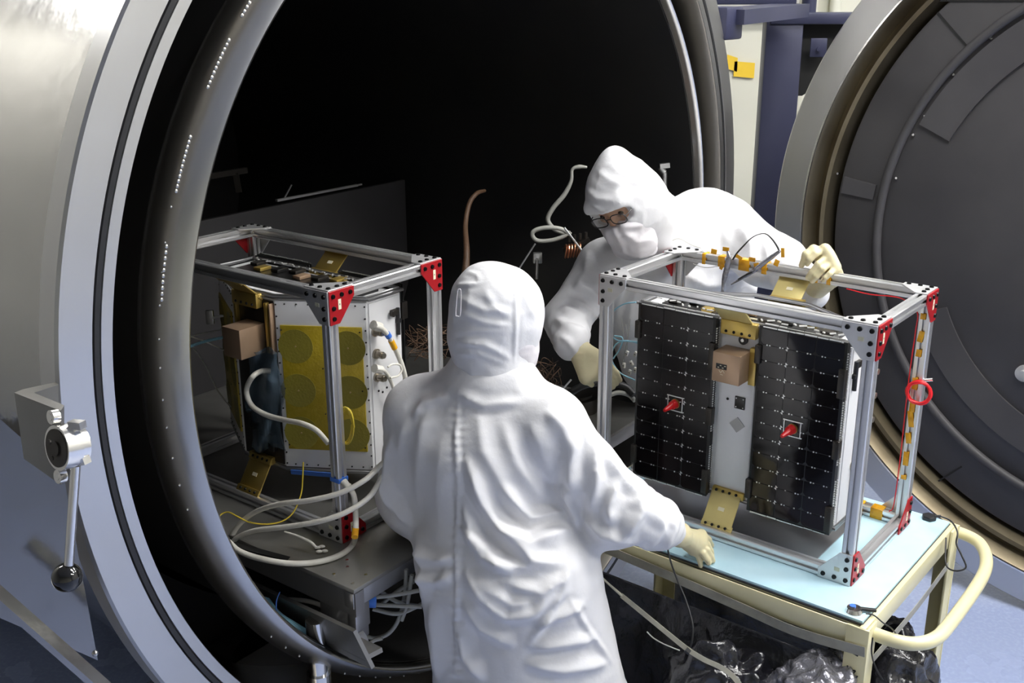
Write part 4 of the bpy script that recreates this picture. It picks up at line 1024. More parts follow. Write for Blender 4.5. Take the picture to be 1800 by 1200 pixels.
foldsG = [([(1030, 330), (1050, 350), (1080, 352)], .004, 7), ([(1050, 300), (1075, 320), (1100, 325)], .003, 8), ([(1085, 300), (1110, 315), (1130, 330)], .003, 7), ([(1040, 360), (1060, 372), (1080, 366)], .003, 6)]
sdf_obj('hood', hF_fn, hoodF.bounds(.02), .006, 'cloth', PF, 2, lambda V, N: fold_field(V, N, foldsG)+.0018*ridge(V*26+2)+.002*vnoise(V*14), 1)
foldsV = [([(1085, 385), (1095, 400), (1130, 395)], .006, 6), ([(1062, 400), (1075, 430), (1105, 448)], .005, 6), ([(1092, 405), (1120, 425), (1150, 420)], .005, 7), ([(1075, 398), (1090, 425), (1100, 445)], .004, 5)]
maskF = SDF(); maskF.ell(hF-uF*.030+fF*.010, (.088, .094, .102), R2, .03); maskF.cone(hF-uF*.045+fF*.098, hF-uF*.115+fF*.080, .024, .034, .03, (rF, 1.6)); maskF.cone(hF-uF*.120+fF*.066, hF-uF*.155+fF*.05, .040, .026, .03, (rF, 1.7))
def mF(P):
    q = (P-hF); return np.maximum(np.maximum(maskF(P), -(q@fF-.012)), q@uF+.016+.10*np.abs(q@rF)*0)
sdf_obj('face_veil', mF, maskF.bounds(.02), .0055, 'mask', PF, 2, lambda V, N: fold_field(V, N, foldsV)+.0022*ridge(V*15+3)+.0008*ridge(V*40), 1)
for s in (-1, 1):
    e = MB(); e.sphere(Vector(hF+uF*.0095+rF*(s*.032)+fF*.0785), .0085, n=10); e.build('eye', 'eye', PF)
gl = MB()
for s in (-1, 1):
    c = hF+uF*.006+fF*.104+rF*(s*.034); ring = [Vector(c+rF*(.026*math.copysign(abs(math.cos(a))**.7, math.cos(a)))+uF*(.0165*math.copysign(abs(math.sin(a))**.7, math.sin(a)))) for a in np.linspace(0, 2*PI, 25)]
    gl.tube(ring, .0017, 8, smooth=False)
    gl.tube([Vector(hF+uF*.012+fF*.104+rF*(s*.060)), Vector(hF+uF*.012+fF*.082+rF*(s*.069)), Vector(hF+uF*.010+fF*.055+rF*(s*.070))], .0017, 8)
gl.tube([Vector(hF+uF*.010+fF*.104-rF*.008), Vector(hF+uF*.013+fF*.107), Vector(hF+uF*.010+fF*.104+rF*.008)], .0016, 8)
GL = gl.build('glasses', 'glass_frame', PF)
for s in (-1, 1):
    c = hF+uF*.006+fF*.104+rF*(s*.034); l = MB(); l.prism([(.025*math.cos(a), .0155*math.sin(a)) for a in np.linspace(0, 2*PI, 24, endpoint=False)], .0012, ax3(rF, uF, -fF), Vector(c)); l.build('lens', 'lens', GL)
# far person's left glove gripping the far top rail
RP = lambda px, py, y: V3(rw(rx(px, py, y=y)))
kn = [RP(1450, 438, .200), RP(1457, 449, .200), RP(1462, 460, .200), RP(1468, 471, .200)]
tips = [[kn[0], RP(1434, 446, .172), RP(1424, 456, .160), RP(1419, 464, .160)], [kn[1], RP(1438, 464, .165), RP(1427, 478, .158), RP(1420, 488, .160)],
        [kn[2], RP(1446, 473, .164), RP(1435, 486, .157), RP(1428, 494, .160)], [kn[3], RP(1459, 481, .166), RP(1451, 488, .159), RP(1446, 493, .161)]]
glove('glove', PF, RP(1462, 486, .235), kn, tips, [RP(1446, 468, .225), RP(1430, 438, .190), RP(1417, 447, .172), RP(1409, 466, .168)], .0165, LwF+(LwF-LeF)*.02)
# right glove reaching behind the frame post
K = [A3(1054, 630, 2.90), A3(1049, 644, 2.895), A3(1041, 656, 2.89), A3(1031, 664, 2.89)]
glove('glove', PF, A3(1012, 606, 2.945), K,
      [[K[i], A3(1072-2*i, 642+8*i, 2.895), A3(1084-4*i, 655+7*i, 2.90), A3(1090-6*i, 668+6*i, 2.905)] for i in range(4)], [A3(1010, 624, 2.93), A3(1026, 664, 2.90), A3(1040, 676, 2.90)], .0215, A3(1000, 594, 2.965))
# ================================================================== CABLES, TAPES AND LOOSE THINGS
def cable(name, pts, r, m, label=None, cat='cable', group=None, parent=None, n=10, sub=8, extra=None):
    b = MB(); b.tube(pts, r, n, sub=sub)
    if extra: extra(b)
    o = b.build(name, [m] if isinstance(m, str) else m, parent, 60)
    if label: tag(o, label, cat, group)
    return o
def PT(lst, Y): return [at(p[0], p[1], p[2] if len(p) > 2 else Y) for p in lst]

# --- base plate lying in the right frame under the satellite
bp = MB(); bp.box((-.035, 0, .003), (.60, D_-.062, .004), bev=.001); bpo = bp.build('base_plate', 'platform_side', FR_R)
# --- tape wraps and wiring carried by the right frame
def wrap(px, w, y=.1936, z=H_-.015, parent=FR_R, axis='x', name='tape_wrap', e=.0325):
    x = rx(px, 460, y=y).x; m = MB(); m.box((x, y, z), (w, e, e), bev=.002); return m.build(name, 'kapton', parent)
for (px, w) in ((1241, .012), (1272, .022), (1312, .034), (1348, .016), (1438, .020), (1463, .012)): wrap(px, w)
def flap(px, py, w, h, dy=-.02, tilt=0., parent=FR_R):
    v = rx(px, py, y=.1936+dy); m = MB(); m.box(v, (w, .0015, h), 0, Matrix.Rotation(tilt, 3, 'Y')); return m.build('tape_flap', 'kapton', parent, 0)
for (px, py, w, h, t) in ((1255, 442, .018, .014, .1), (1276, 438, .020, .012, 0), (1299, 452, .020, .010, .4), (1376, 444, .010, .026, -.1), (1365, 462, .014, .018, .3), (1268, 470, .010, .012, .5), (1330, 467, .016, .016, -.3), (1322, 456, .02, .012, 0)): flap(px, py, w, h, -.022, t)
xb = W_/2-E_/2; yb = D_/2-E_/2
for z, h in ((.60, .016), (.545, .03), (.50, .02), (.42, .024), (.405, .012), (.35, .03), (.315, .045), (.26, .03), (.145, .012), (.20, .04)):
    m = MB(); m.box((xb-.004, yb-.0105, z), (.014, .012, h), 0, Matrix.Rotation(random.uniform(-.2, .2), 3, 'Y'), bev=.001); m.build('tape_strip', 'kapton', FR_R)
for (x, w) in ((.30, .035), (.245, .03)):
    m = MB(); m.box((x, yb, .0155), (w, .032, .032), bev=.002); m.build('tape_wrap', 'kapton', FR_R)
m = MB(); m.box((-xb, yb, .545), (.032, .032, .014), bev=.002); m.build('tape_wrap', 'kapton', FR_R)
RW = [rw(p) for p in ((.155, yb-.018, H_-.032), (.22, yb-.020, H_-.036), (.30, yb-.018, H_-.033), (xb-.02, yb-.02, H_-.06), (xb-.018, yb-.018, .56), (xb-.020, yb-.018, .46), (xb-.020, yb-.018, .36), (xb-.018, yb-.018, .2), (xb-.02, yb-.018, .06), (xb-.03, yb-.018, .035))]
cable('red_wire', RW, .0015, 'cable_red', 'thin red wire taped along the far rail and down the right rear post', 'wire', sub=6)
co = MB(); c = Vector(rx(1615, 690, y=yb-.026)); Rn = Vector((.25, -1, .1)).normalized(); u_ = Vector((0, 0, 1)); v_ = u_.cross(Rn).normalized(); u_ = Rn.cross(v_)
pts = []
for k in range(7*28+1):
    a = 2*PI*k/28; rr = .0290+.0022*math.sin(k*.13)+.0012*math.sin(k*.71); pts.append(c+u_*rr*math.cos(a)+v_*rr*math.sin(a)+Rn*(.004*math.sin(k*.19)))
co.tube([rw(p) for p in pts], .0027, 8, smooth=False)
cl_ = co.build('cable_coil', 'cable_red'); tag(cl_, 'red cable coiled into a ring on the right rear frame post', 'cable')
t = MB(); t.cyl(rw(rx(1625, 668, y=yb)), rw(rx(1640, 667, y=yb)), .0045, n=12); t.build('coil_connector', 'steel_bright', cl_)
# black pigtails standing up from the far rail
cable('pigtail_wire', [rw(rx(x, y, y=.175)) for x, y in ((1288, 456), (1296, 444), (1308, 431), (1320, 419), (1333, 412), (1346, 411), (1357, 420), (1366, 433), (1370, 442))], [.0026, .0026, .0024, .0016, .0012, .0016, .0024, .0026, .0024], 'cable_black', 'black wire arching up above the far rail of the right frame', 'wire')
cable('wrapped_cable', [rw(rx(x, y, y=.160)) for x, y in ((1279, 441), (1281, 452), (1278, 470), (1274, 486), (1271, 500), (1270, 520))], [.004, .0075, .0085, .008, .005, .003], 'film_silver', 'silver wrapped cable hanging from the far rail down to the satellite top', 'cable')
cable('wrapped_cable', [rw(rx(x, y, y=.150)) for x, y in ((1371, 441), (1356, 452), (1340, 464), (1322, 478), (1302, 490), (1285, 500))], [.004, .0065, .007, .006, .004, .002], ['film_silver'], 'silver and black wrapped cable slanting below the taped far rail', 'cable')
cable('wrapped_core', [rw(rx(x, y, y=.143)) for x, y in ((1322, 478), (1310, 484), (1298, 491))], .003, 'cable_black', parent=None); bpy.data.objects['wrapped_core'].parent = bpy.data.objects['wrapped_cable.001']
cable('thin_wire', [rw(rx(x, y, y=.165)) for x, y in ((1176, 432), (1183, 422), (1196, 420), (1215, 430), (1232, 436))], .0011, 'cable_white', 'thin pale wire looping over the left rear corner of the right frame', 'wire')
cable('thin_wire', [rw(rx(x, y, y=.165)) for x, y in ((1218, 464), (1240, 470), (1262, 468))], .0010, 'cable_grey', 'thin grey wire sagging under the far rail of the right frame', 'wire')

# --- blue wires and white plugs hanging at the left end of the right satellite
BW = [((1072, 560), (1080, 545), (1098, 534), (1118, 531)), ((1072, 588), (1086, 598), (1104, 599), (1122, 603)), ((1122, 601), (1092, 600), (1078, 612), (1076, 634), (1090, 655), (1116, 668)), ((1080, 590), (1094, 594), (1090, 612), (1078, 630))]
for i, q in enumerate(BW):
    cable('blue_wire', [rw(rx(x, y, y=-.06)) for x, y in q], .0021, 'cable_blue', 'pale blue wire looping beside the left end of the panelled satellite', 'wire', 'pale blue wires at the satellite')
for i, (x, y, a) in enumerate(((1102, 621, .25), (1097, 642, 0), (1110, 638, -.5), (1107, 654, .2), (1117, 650, 0), (1117, 622, .3))):
    m = MB(); p = rx(x, y, y=-.02); m.box((0, 0, 0), (.008, .008, .0155), bev=.001); m.box((0, -.0042, 0), (.006, .001, .002), 1); 
    o = m.build('plug', ['cable_white', 'ink']); o.location = rw(p); o.rotation_euler = (0, a*1.2, FYL); tag(o, 'small white plug hanging among pale blue wires beside the satellite', 'plug', 'white plugs on the hanging wires')
for i, (a, b) in enumerate((((1093, 560), (1097, 640)), ((1100, 570), (1102, 615)), ((1093, 640), (1108, 560)))):
    cable('thin_wire', [rw(rx(a[0], a[1], y=-.02)), rw(rx((a[0]+b[0])/2+2, (a[1]+b[1])/2, y=-.025)), rw(rx(b[0], b[1], y=-.02))], .0008, 'cable_grey', 'hair thin grey wire holding up the white plugs beside the satellite', 'wire', 'wires of the white plugs')

# --- wiring of the left satellite and frame
YA = -.165
def lq(lst, y=None, x=None): return [lw(lx_(p[0], p[1], y=(p[2] if len(p) > 2 else y)) if x is None else lx_(p[0], p[1], x=x)) for p in lst]
cable('sleeved_cable', lq([(476, 652, -.13), (460, 652, -.15), (445, 661), (435, 678), (434, 694), (444, 714), (468, 729), (500, 738), (530, 744), (556, 756), (577, 779)], -.19), .0072, 'cable_white', 'white sleeved cable crossing the amber antenna from the upper left connector', 'cable')
cable('sleeved_cable', lq([(660, 572), (672, 578), (684, 592), (694, 612), (706, 640), (713, 668), (712, 690), (706, 720), (700, 780)], x=.345), .0068, 'cable_white', 'white cable with amber and blue tape on the white connector end panel', 'cable')
c1 = bpy.data.objects['sleeved_cable.001']
m = MB(); P = lq([(687, 598), (694, 612)], x=.345); m.cyl(P[0], P[1], .0082, n=14); m.build('amber_tape', 'kapton', c1)
m = MB(); P = lq([(680, 586), (684, 592)], x=.345); m.cyl(P[0], P[1], .0085, n=14); m.build('blue_tape', 'blue_tape', c1)
m = MB(); P = lq([(656, 571), (668, 575)], x=.330); m.cyl(P[0], P[1], .0125, n=20); m.build('plug_shell', 'cable_white', c1)
cable('sleeved_cable', lq([(662, 648), (676, 652), (686, 668), (694, 690), (698, 712), (700, 760)], x=.338), .0050, 'cable_white', 'thinner white cable leaving the lowest of three connectors', 'cable')
m = MB(); P = lq([(658, 647), (670, 650)], x=.330); m.cyl(P[0], P[1], .0115, n=20); m.build('plug_shell', 'cable_white', bpy.data.objects['sleeved_cable.002'])
cable('white_wire', lq([(682, 645), (690, 640), (702, 641), (706, 650), (700, 660), (686, 664)], x=.35), .0028, 'cable_white', 'short white wire loop behind the lowest connector', 'wire')
zt = PZ+.008
cable('sleeved_cable', PT([(690, 800, 2.44), (668, 818, 2.40), (642, 843, 2.36), (598, 866, 2.35), (545, 879, 2.37), (490, 886, 2.42), (448, 900, 2.47), (420, 922, 2.49), (405, 946, 2.50)], 2.4), .0068, 'cable_white', 'upper white cable loop sweeping from behind the person across the post foot', 'cable')
cable('sleeved_cable', PT([(690, 818, 2.44), (672, 838, 2.40), (648, 874, 2.36), (604, 902, 2.33), (556, 917, 2.34), (500, 926, 2.38), (450, 932, 2.43), (418, 944, 2.47), (404, 960, 2.48)], 2.4), .0068, 'cable_white', 'middle white cable loop drooping over the frame foot', 'cable')
cable('sleeved_cable', PT([(612, 852, 2.42), (622, 872, 2.40), (625, 900, 2.39), (625, 930, 2.34)], 2.4)+[onz(x, y, PZ+.009) for x, y in ((621, 955), (600, 974), (560, 987), (510, 990), (460, 982), (422, 969), (402, 952))], .0074, 'cable_white', 'lowest thick white cable lying on the slide table with an amber tape band', 'cable')
m = MB(); P = PT([(625, 927, 2.344), (623.5, 944, 2.318)], 2.3); m.cyl(P[0], P[1], .0086, n=16); m.build('amber_tape', 'kapton', bpy.data.objects['sleeved_cable.005'])
m = MB(); P = PT([(604, 846, 2.425), (614, 858, 2.41)], 2.3); m.cyl(P[0], P[1], .0095, .008, n=16); m.build('plug_shell', 'cable_white', bpy.data.objects['sleeved_cable.005'])
cable('yellow_wire', PT([(533, 812, 2.56), (532, 840, 2.55), (529, 868, 2.53), (517, 898, 2.50), (498, 915, 2.48), (470, 921, 2.47), (440, 918, 2.47), (418, 908, 2.48), (402, 900, 2.50), (390, 903, 2.50), (383, 911, 2.49)], 2.5), .0019, 'cable_yellow', 'thin yellow wire hanging below the amber board onto the slide table', 'wire')
yc = MB(); pts = []
for k in range(5*24+1):
    a = 2*PI*k/24; kk = k//24; pts.append(lw(lx_(606+kk*1.2+12*math.cos(a)+1.5*math.sin(kk), 746+31*math.sin(a)+kk, y=-.175+.004*math.sin(k*.3))))
yc.tube(pts, .0018, 8, smooth=False); tag(yc.build('wire_coil', 'cable_yellow'), 'yellow wire coiled in an oval behind the near post', 'wire')
m = MB(); v = lx_(594, 846, y=-D_/2); m.box((W_/2-E_/2, -D_/2+E_/2, v.z), (.034, .034, .012), bev=.002); m.build('blue_tape_wrap', 'blue_tape', FR_L)
m = MB(); m.beam(lx_(512, 829, y=-.13), lx_(600, 836, y=-.13), .004, .012); m.build('blue_strip', 'blue_tape', FR_L)
tw = MB(); tw.tube(PT([(500, 934, 2.44), (524, 942, 2.42), (545, 952, 2.40), (556, 962, 2.385)], 2.4), [.002, .003, .004, .003], 8)
for (x, y) in ((558, 962), (566, 960), (561, 969), (571, 968)): tw.sphere(onz(x, y, PZ+.006), .006, n=6, scale=(1.4, .8, .7))
tag(tw.build('cable_tie', 'cable_white'), 'crumpled white tie lying on the slide table near the frame foot', 'tie')
for i, (q, r_, lab) in enumerate(((((330, 610), (360, 600), (405, 590)), .0045, 'pale blue tube entering from the chamber rim beside the left frame'), (((330, 592), (365, 584), (408, 575)), .002, 'thin grey wire above the pale blue tube in the chamber mouth'), (((332, 590), (360, 600), (400, 618)), .002, 'thin white wire crossing the pale blue tube'), (((335, 605), (360, 640), (385, 690), (420, 730)), .0022, 'thin grey wire hanging in a slant left of the left satellite'))):
    cable('tube' if i == 0 else 'thin_wire', PT(q, 2.95), r_, ['cable_blue', 'cable_grey', 'cable_white', 'cable_grey'][i], lab, 'tube' if i == 0 else 'wire')
sb = MB(); sb.box(at(369, 557, 2.95), (.022, .012, .042), bev=.002); sb.beam(at(374, 558, 2.94), at(395, 554, 2.94), .006, .006); tag(sb.build('wall_clip', 'steel_bright'), 'small bright metal clip plate left of the left satellite', 'clip')
# clear blue-tinted bag over the middle of the left satellite
bgm = MB(); rows, cols = 22, 14; V = []
for j in range(rows):
    for i in range(cols):
        u_, v_ = i/(cols-1), j/(rows-1); px = 432+60*u_+6*math.sin(v_*9+u_*4)+8*v_; py = 614+176*v_+5*math.sin(u_*8+v_*5)
        V.append(lw(lx_(px, py, y=-.150-.012*math.sin(u_*9+v_*6)-.010*math.cos(v_*13+u_*3)-.006*random.random())))
bgm._add(V, [(j*cols+i, j*cols+i+1, (j+1)*cols+i+1, (j+1)*cols+i) for j in range(rows-1) for i in range(cols-1)], 0, True)
M['bag'] = mat('blue_tinted_bag', (.10, .15, .20), .12, alpha=.42, bump=(20, .8), bdist=.01)
bag = bgm.build('plastic_bag', 'bag', None, 0); md = bag.modifiers.new('Solidify', 'SOLIDIFY'); md.thickness = .0006
tag(bag, 'clear bluish plastic bag over the middle of the left satellite', 'bag')

# --- chamber interior: dark partition, shelf, cables and clamp post
xp = -.80
def lpn(px, py): return lx_(px, py, x=xp)
p0, p1, p2 = lpn(300, 404), lpn(712, 316), lpn(712, 460)
pn = MB(); zb_ = .0; pn.box((xp-.01, (p0.y+p1.y)/2, (p1.z+zb_)/2), (.02, p1.y-p0.y, p1.z-zb_), bev=.002)
PN_ = pn.build('upright_plate', 'panel_dark'); PN_.location = LB; PN_.rotation_euler = (0, 0, FYL); tag(PN_, 'dark grey upright panel inside the chamber behind the left frame', 'panel')
e = MB(); a, b = lpn(484, 352), lpn(626, 325); a.x = b.x = xp+.006; e.beam(a, b, .012, .008); e.beam(b, b+(b-a)*.06, .006, .006); e.build('edge_strip', 'alu', PN_)
e = MB(); e.beam(lpn(500, 348)+Vector((.0, 0, .0)), lpn(519, 326)+Vector((-.02, 0, 0)), .004, .004); e.build('edge_hook', 'alu', PN_)
shf = MB(); A, B = at(345, 313, 3.7), at(432, 299, 3.9); shf.beam(A, B, .02, .02); shf.beam(at(414, 303, 3.85), at(420, 338, 3.85), .012, .02); tag(shf.build('shelf_bracket', 'dark_metal'), 'dim metal bracket bar deep in the chamber above the dark panel', 'bracket')
cable('braided_cable', PT([(852, 335, 3.75), (838, 340, 3.7), (825, 358, 3.66), (818, 395, 3.6), (820, 440, 3.5), (818, 480, 3.45), (812, 520, 3.4)], 3.6), [.006, .008, .0085, .009, .011, .013, .014], 'cable_brown', 'brown braided cable rising in the dark above the near person', 'cable')
cable('hose', PT([(1032, 294), (1018, 293), (1006, 298), (1004, 318), (992, 342), (972, 366), (963, 386), (974, 402), (992, 410)], 3.5), [.004, .007, .005, .006, .008, .008, .008, .008, .007], 'cable_grey', 'pale grey hose dropping from the far person hood into a coil', 'hose')
cable('hose', PT([(1003, 412), (985, 402), (960, 400), (940, 405), (936, 414), (946, 423), (970, 422), (992, 415), (1003, 408)], 3.45), .0072, 'cable_grey', 'flat loop of pale grey hose left of the far person', 'hose')
cable('rod', PT([(992, 400), (1024, 442)], 3.4), .0035, 'alu', 'thin bright rod slanting beside the far person sleeve', 'rod')
cable('rod', PT([(941, 428), (910, 476)], 3.45), .003, 'alu', 'thin bright rod slanting down behind the near person hood', 'rod')
cable('rod', PT([(1004, 667), (968, 708)], 2.95), .003, 'alu', 'thin bright rod slanting down between the two people', 'rod')
st = MB(); st.box(at(945, 453, 3.4), (.03, .02, .035), bev=.003); st.cyl(at(944, 456, 3.38), at(943, 490, 3.38), .0055, n=12); tag(st.build('clamp_stand', 'steel_flange'), 'dim clamp on a short rod above the near person hood', 'clamp')
sp = MB(); pts = []
for k in range(6*16+1):
    a = 2*PI*k/16; c = at(992+k*.30, 442-k*.03, 3.42); pts.append(c+Vector((.004*math.sin(a), .02*math.cos(a), .022*math.sin(a))))
sp.tube(pts, .0032, 6, smooth=False); tag(sp.build('spring', 'copper'), 'copper coloured coil spring left of the far person shoulder', 'spring')
vb = MB(); vb.beam(at(990, 440, 3.44), at(1036, 420, 3.44), .018, .014); 
for k in range(4): vb.cyl(at(1000+k*10, 425-k*2, 3.44), at(1000+k*10, 414-k*2, 3.44), .005, n=10)
tag(vb.build('valve_bar', 'dark_metal'), 'dark valve bar with small knobs left of the far person neck', 'valve')
cp = MB(); b0 = at(1168, 420, 3.62); b1 = at(1168, 303, 3.62); cp.cyl(b0, b1, .0085, n=16)
cp.cyl(at(1161, 294, 3.62), at(1167, 303, 3.62), .011, n=16); cp.beam(at(1160, 292, 3.61), at(1177, 290, 3.61), .018, .016); tag(cp.build('clamp_post', 'steel_flange'), 'bright upright post with a clamp head behind the far person', 'clamp')
# brown wire tangles on the back of the slide table
for i, (cx, cy, Y, sx, sy, lab) in enumerate(((752, 602, 3.1, 48, 32, 'tangle of brown wires behind the left frame right post'), (958, 662, 2.98, 30, 34, 'tangle of brown wires on the slide table between the two people'))):
    tm = MB()
    for k in range(18):
        q = [(cx+sx*random.uniform(-1, 1), cy+sy*random.uniform(-1, 1), Y+random.uniform(-.12, .12)) for _ in range(4)]; tm.tube(PT(q, Y), .0011, 5, sub=5)
    o = tm.build('wire_tangle', 'cable_brown', None, 0); tag(o, lab, 'wires'); o['kind'] = 'stuff'
cable('hose', PT([(1002, 690, 2.9), (1030, 676, 2.95), (1070, 672, 3.0), (1100, 680, 3.0), (1114, 694, 2.98)], 2.9), .011, 'rubber', 'black hose curving behind the left front post of the right frame', 'hose')
cable('hose', PT([(1060, 700, 2.95), (1085, 690, 2.98), (1105, 694, 3.0), (1116, 704, 2.98)], 2.9), .007, 'cable_grey', 'grey hose curving under the black hose behind the right frame post', 'hose')
db = MB(); c = onz(1015, 705, PZ+.03); db.cyl((c.x, c.y, PZ), (c.x, c.y, PZ+.05), .07, n=40); db.cyl((c.x, c.y, PZ+.05), (c.x, c.y, PZ+.06), .05, n=40); tag(db.build('round_fixture', 'dark_metal'), 'dark round fixture on the slide table near the far person hand', 'fixture')

# --- cables below the slide table
cable('sleeved_cable', PT([(462, 1054, 2.5), (500, 1053, 2.44), (540, 1056, 2.38), (570, 1066, 2.33), (596, 1084, 2.3), (618, 1098, 2.28)], 2.4), .006, 'cable_white', 'white cable under the slide table running to the roller', 'cable')
for i, d in enumerate((0, 4, 8)):
    cable('tube', PT([(466+d*.7, 1050+d*.2, 2.42), (484+d, 1076+d*.1, 2.36), (512+d, 1097-d*.2, 2.3), (548+d*.6, 1119-d*.5, 2.25)], 2.3), .0028, 'cable_blue', 'pale cyan tube running down behind the chamber rim', 'tube', 'three pale cyan tubes under the slide table')
cable('thin_wire', PT([(492, 1040, 2.38), (486, 1056, 2.36), (486, 1074, 2.34)], 2.3), .0016, 'blue_tape', 'short blue wire hooked round the pale cyan tubes', 'wire')
UL = [((648, 1062), (690, 1064), (740, 1066)), ((655, 1070), (700, 1078), (745, 1060)), ((714, 1000), (712, 1040), (702, 1085), (684, 1112), (660, 1121), (640, 1117)), ((650, 1050), (690, 1046), (745, 1036)), ((665, 1036), (700, 1058), (742, 1066)), ((672, 1060), (700, 1038), (730, 1020)), ((642, 1140), (656, 1126), (672, 1121)), ((724, 1010), (716, 1060), (706, 1090))]
for i, q in enumerate(UL):
    cable('sleeved_cable', PT(q, 2.33+.02*(i % 3)), .0055, 'cable_grey', 'grey cable looping in the dark below the slide table edge', 'cable', 'grey cables looping below the slide table')
nt = MB(); c = at(655, 1058, 2.3); nt.cyl(c-Vector((.02, 0, 0)), c+Vector((.008, 0, 0)), .014, n=16); tag(nt.build('cable_gland', 'blue_tape'), 'dark blue cable gland below the slide table corner', 'connector')

# --- things on the cart
pk = MB(); c = onz(1633, 912, CT); pk.prism([(.020*math.cos(a+.3), .020*math.sin(a+.3)) for a in np.linspace(0, 2*PI, 6, endpoint=False)], .012, I3, (c.x, c.y, CT), bev=.002); pk.tube([Vector((c.x, c.y, CT+.006))+Vector((.018, .006, 0)), Vector((c.x+.035, c.y+.008, CT+.006))], .003, 8, smooth=False)
PK = pk.build('grounding_puck', 'rubber'); tag(PK, 'black hexagonal puck on the rear corner of the cart top', 'puck')
cable('ground_wire', PT([(1642, 908, 2.60), (1655, 908, 2.59), (1672, 916, 2.57), (1683, 935, 2.52), (1681, 955, 2.5), (1690, 975, 2.48), (1698, 996, 2.46), (1684, 1003, 2.46), (1668, 999, 2.48), (1662, 985, 2.5), (1663, 945, 2.56)], 2.5), .0023, 'cable_black', 'black cord looping from the hexagonal puck over the push handle', 'cord')
gs_ = MB(); c = onz(1501, 1074, CT); gs_.cyl((c.x, c.y, CT), (c.x, c.y, CT+.010), .021, .017, n=36); g0 = gs_.build('grounding_stud', 'steel_bright'); tag(g0, 'shiny round grounding stud with a blue dot on the near cart corner', 'stud')
m = MB(); m.cyl((c.x-.002, c.y+.006, CT+.010), (c.x-.002, c.y+.006, CT+.0125), .0075, n=24); m.build('stud_cap', 'blue_tape', g0)
m = MB(); m.cyl((c.x-.008, c.y, CT+.009), (c.x-.008, c.y, CT+.0112), .009, n=24); m.build('snap_ring', 'rubber', g0)
m = MB(); m.beam((c.x+.008, c.y, CT+.008), (c.x+.05, c.y-.008, CT+.007), .010, .007, bev=.002); m.build('cord_strain_relief', 'rubber', g0)
cable('ground_wire', PT([(1522, 1078, 2.11), (1536, 1081, 2.11), (1552, 1094, 2.12), (1566, 1103, 2.13), (1574, 1112, 2.14)], 2.12), .0016, 'cable_black', 'thin black cord from the shiny grounding stud over the cart edge', 'cord')
cable('ground_wire', PT([(1534, 1120, 2.1), (1532, 1145, 2.09), (1538, 1170, 2.07), (1552, 1195, 2.06)], 2.1), .0018, 'cable_black', 'black cord hanging beside the marked cart leg', 'cord')
cable('ground_wire', PT([(1174, 966, 2.36), (1180, 990, 2.355), (1191, 1020, 2.34), (1206, 1056, 2.31), (1217, 1095, 2.27), (1217, 1122, 2.25), (1211, 1146, 2.24)], 2.3), .0022, 'cable_black', 'black cord hanging from under the gloved hand in front of the dark film', 'cord')
cable('ground_wire', PT([(1137, 1110, 2.28), (1150, 1122, 2.27), (1170, 1133, 2.26), (1195, 1143, 2.25)], 2.3), .0016, 'cable_grey', 'thin grey cord curving to the flat tan strap', 'cord')
# copper clip and the flat strap
cc_ = MB()
for k in range(10):
    c = at(1013+k*2.6+random.uniform(-2, 2), 941+k*3.4+random.uniform(-2, 2), 2.42); cc_.sphere(c, .0062, n=6, scale=(1, .8, 1.3))
CLP = cc_.build('spring_clip', 'copper'); tag(CLP, 'copper spring clip hooked on the cart edge beside the near person', 'clip')
cable('ground_strap', PT([(1034, 974), (1040, 990), (1052, 1008), (1070, 1026), (1095, 1048)], 2.36), [.0045, .003, .0026, .0028, .004], 'strap', 'narrow end of the tan strap below the copper clip', 'strap')
sr = MB(); sr.ribbon(PT([(1092, 1046, 2.36), (1130, 1077, 2.31), (1170, 1110, 2.26), (1206, 1139, 2.22), (1236, 1158, 2.2), (1262, 1170, 2.19), (1284, 1184, 2.18), (1300, 1202, 2.17)], 2.3), .0125, .0016, (.25, .2, 1)); tag(sr.build('ground_strap', 'strap'), 'flat tan strap slanting down in front of the dark film', 'strap')
m = MB(); P = PT([(1206, 1140, 2.215), (1213, 1146, 2.21)], 2.2); m.beam(P[0], P[1], .020, .006); m.build('strap_band', 'rubber', bpy.data.objects['ground_strap.001'])
# --- dark film skirt hung from the hem tape, and crumpled film heaps below
def film_sheet(name, P00, P10, P01, P11, nu, nv, amp, m, label, cat, seed, out, bulge=0.):
    V = []; out = Vector(out)
    for j in range(nv):
        for i in range(nu):
            u_, v_ = i/(nu-1), j/(nv-1); p = (P00*(1-u_)+P10*u_)*(1-v_)+(P01*(1-u_)+P11*u_)*v_
            V.append(np.array(p+out*bulge*math.sin(PI*u_)*math.sin(PI*min(1, v_*1.1))))
    V = np.array(V); q = V*np.array([6, 6, 4.])+seed; w = .3*np.stack([vnoise(q*.8), vnoise(q*.8+7), vnoise(q*.8+15)], 1)
    vv = np.repeat(np.linspace(0, 1, nv), nu)
    d = amp*(ridge(q+w)+.5*ridge(q*2.1+w*2)+.25*ridge(q*4.3))*np.clip(vv*4, .05, 1); V = V+np.array(out)*d[:, None]
    b = MB(); b._add([Vector(v) for v in V], [(j*nu+i, j*nu+i+1, (j+1)*nu+i+1, (j+1)*nu+i) for j in range(nv-1) for i in range(nu-1)], 0, True)
    o = b.build(name, m, None, 0); md = o.modifiers.new('Solidify', 'SOLIDIFY'); md.thickness = .0006; return tag(o, label, cat)
def kw(x, y, z): return Rc@Vector((x, y, z))+Vector(CB)
nf = Rc@Vector((0, -1, 0)); nr_ = Rc@Vector((1, 0, 0))
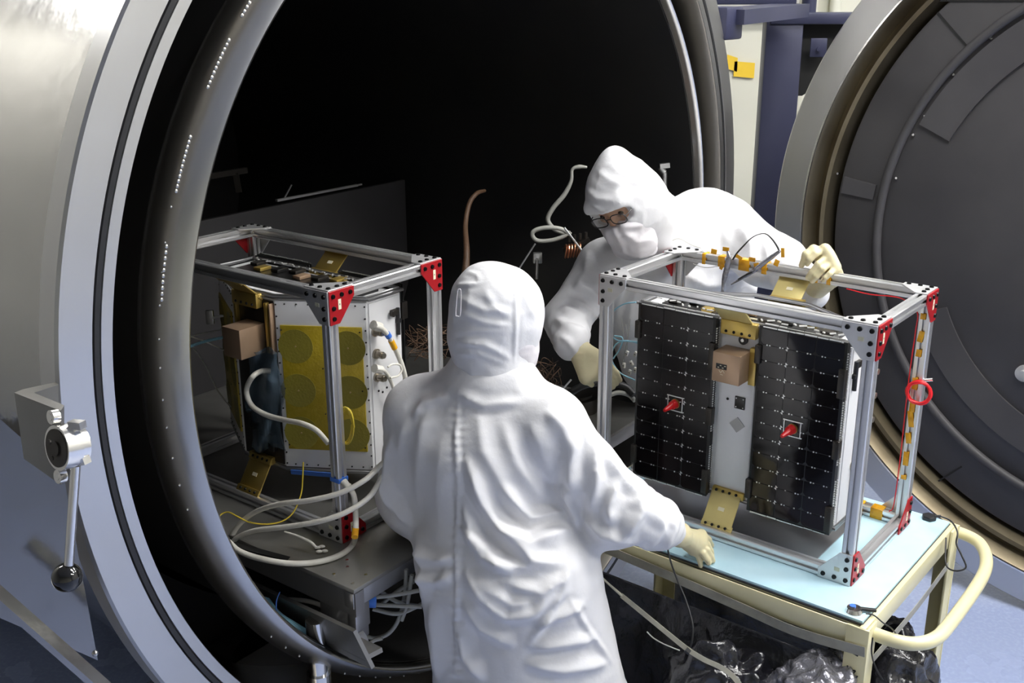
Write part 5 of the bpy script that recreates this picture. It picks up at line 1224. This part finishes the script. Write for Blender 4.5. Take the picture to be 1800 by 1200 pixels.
film_sheet('film_skirt', kw(CX0, CY0-.014, CT-.12), kw(CX1-.06, CY0-.014, CT-.12), kw(CX0, CY0-.05, .10), kw(CX1-.05, CY0-.06, .12), 110, 80, .022, 'film', 'dark translucent plastic film hanging along the front of the cart', 'film', 3.1, nf)
film_sheet('film_skirt', kw(CX0, CY1+.02, CT-.12), kw(CX1-.10, CY1+.02, CT-.12), kw(CX0, CY1+.03, .10), kw(CX1-.2, CY1+.03, .10), 60, 50, .02, 'film', 'dark translucent plastic film hanging along the back of the cart', 'film', 8.1, -nf)
def heap(name, c, r, m, label, seed, amp=.05):
    b = bmesh.new(); bmesh.ops.create_icosphere(b, subdivisions=6, radius=1); V = np.array([v.co[:] for v in b.verts]); Q = [[v.index for v in f.verts] for f in b.faces]; b.free()
    P = V*np.array(r); q = P*7+seed; w = .4*np.stack([vnoise(q), vnoise(q+7), vnoise(q+15)], 1); d = amp*(.8*ridge(q*.8+w)+.7*ridge(q*2.1+w)+.45*ridge(q*4.5))
    P = P+V*d[:, None]+np.array([c.x, c.y, c.z]); P[:, 2] = np.maximum(P[:, 2], .012)
    bb = MB(); bb._add([Vector(v) for v in P], Q, 0, True); return tag(bb.build(name, m, None, 0), label, 'film')
heap('film_heap', kw(.17, CY0-.10, .33), (.17, .09, .32), 'film_black', 'crumpled black film bulging out below the middle of the cart', 1.7, .035)
heap('film_heap', kw(.40, CY0-.02, .42), (.12, .12, .26), 'film_silver', 'crumpled silvery film around the marked cart leg', 5.2, .03)
heap('film_heap', kw(.47, -.10, .34), (.10, .22, .30), 'film_black', 'crumpled black film hanging under the push handle side of the cart', 9.4, .035)
# ------------------------------------------------------------------ world and view
wd_ = bpy.data.worlds.new('world'); SC.world = wd_; wd_.use_nodes = True
wd_.node_tree.nodes['Background'].inputs[0].default_value = (.6, .65, .7, 1); wd_.node_tree.nodes['Background'].inputs[1].default_value = .05
SC.view_settings.view_transform = 'Standard'; SC.view_settings.look = 'None'; SC.view_settings.gamma = 1; SC.view_settings.use_curve_mapping = False
SC.view_settings.exposure = 0.0
bpy.context.view_layer.update()
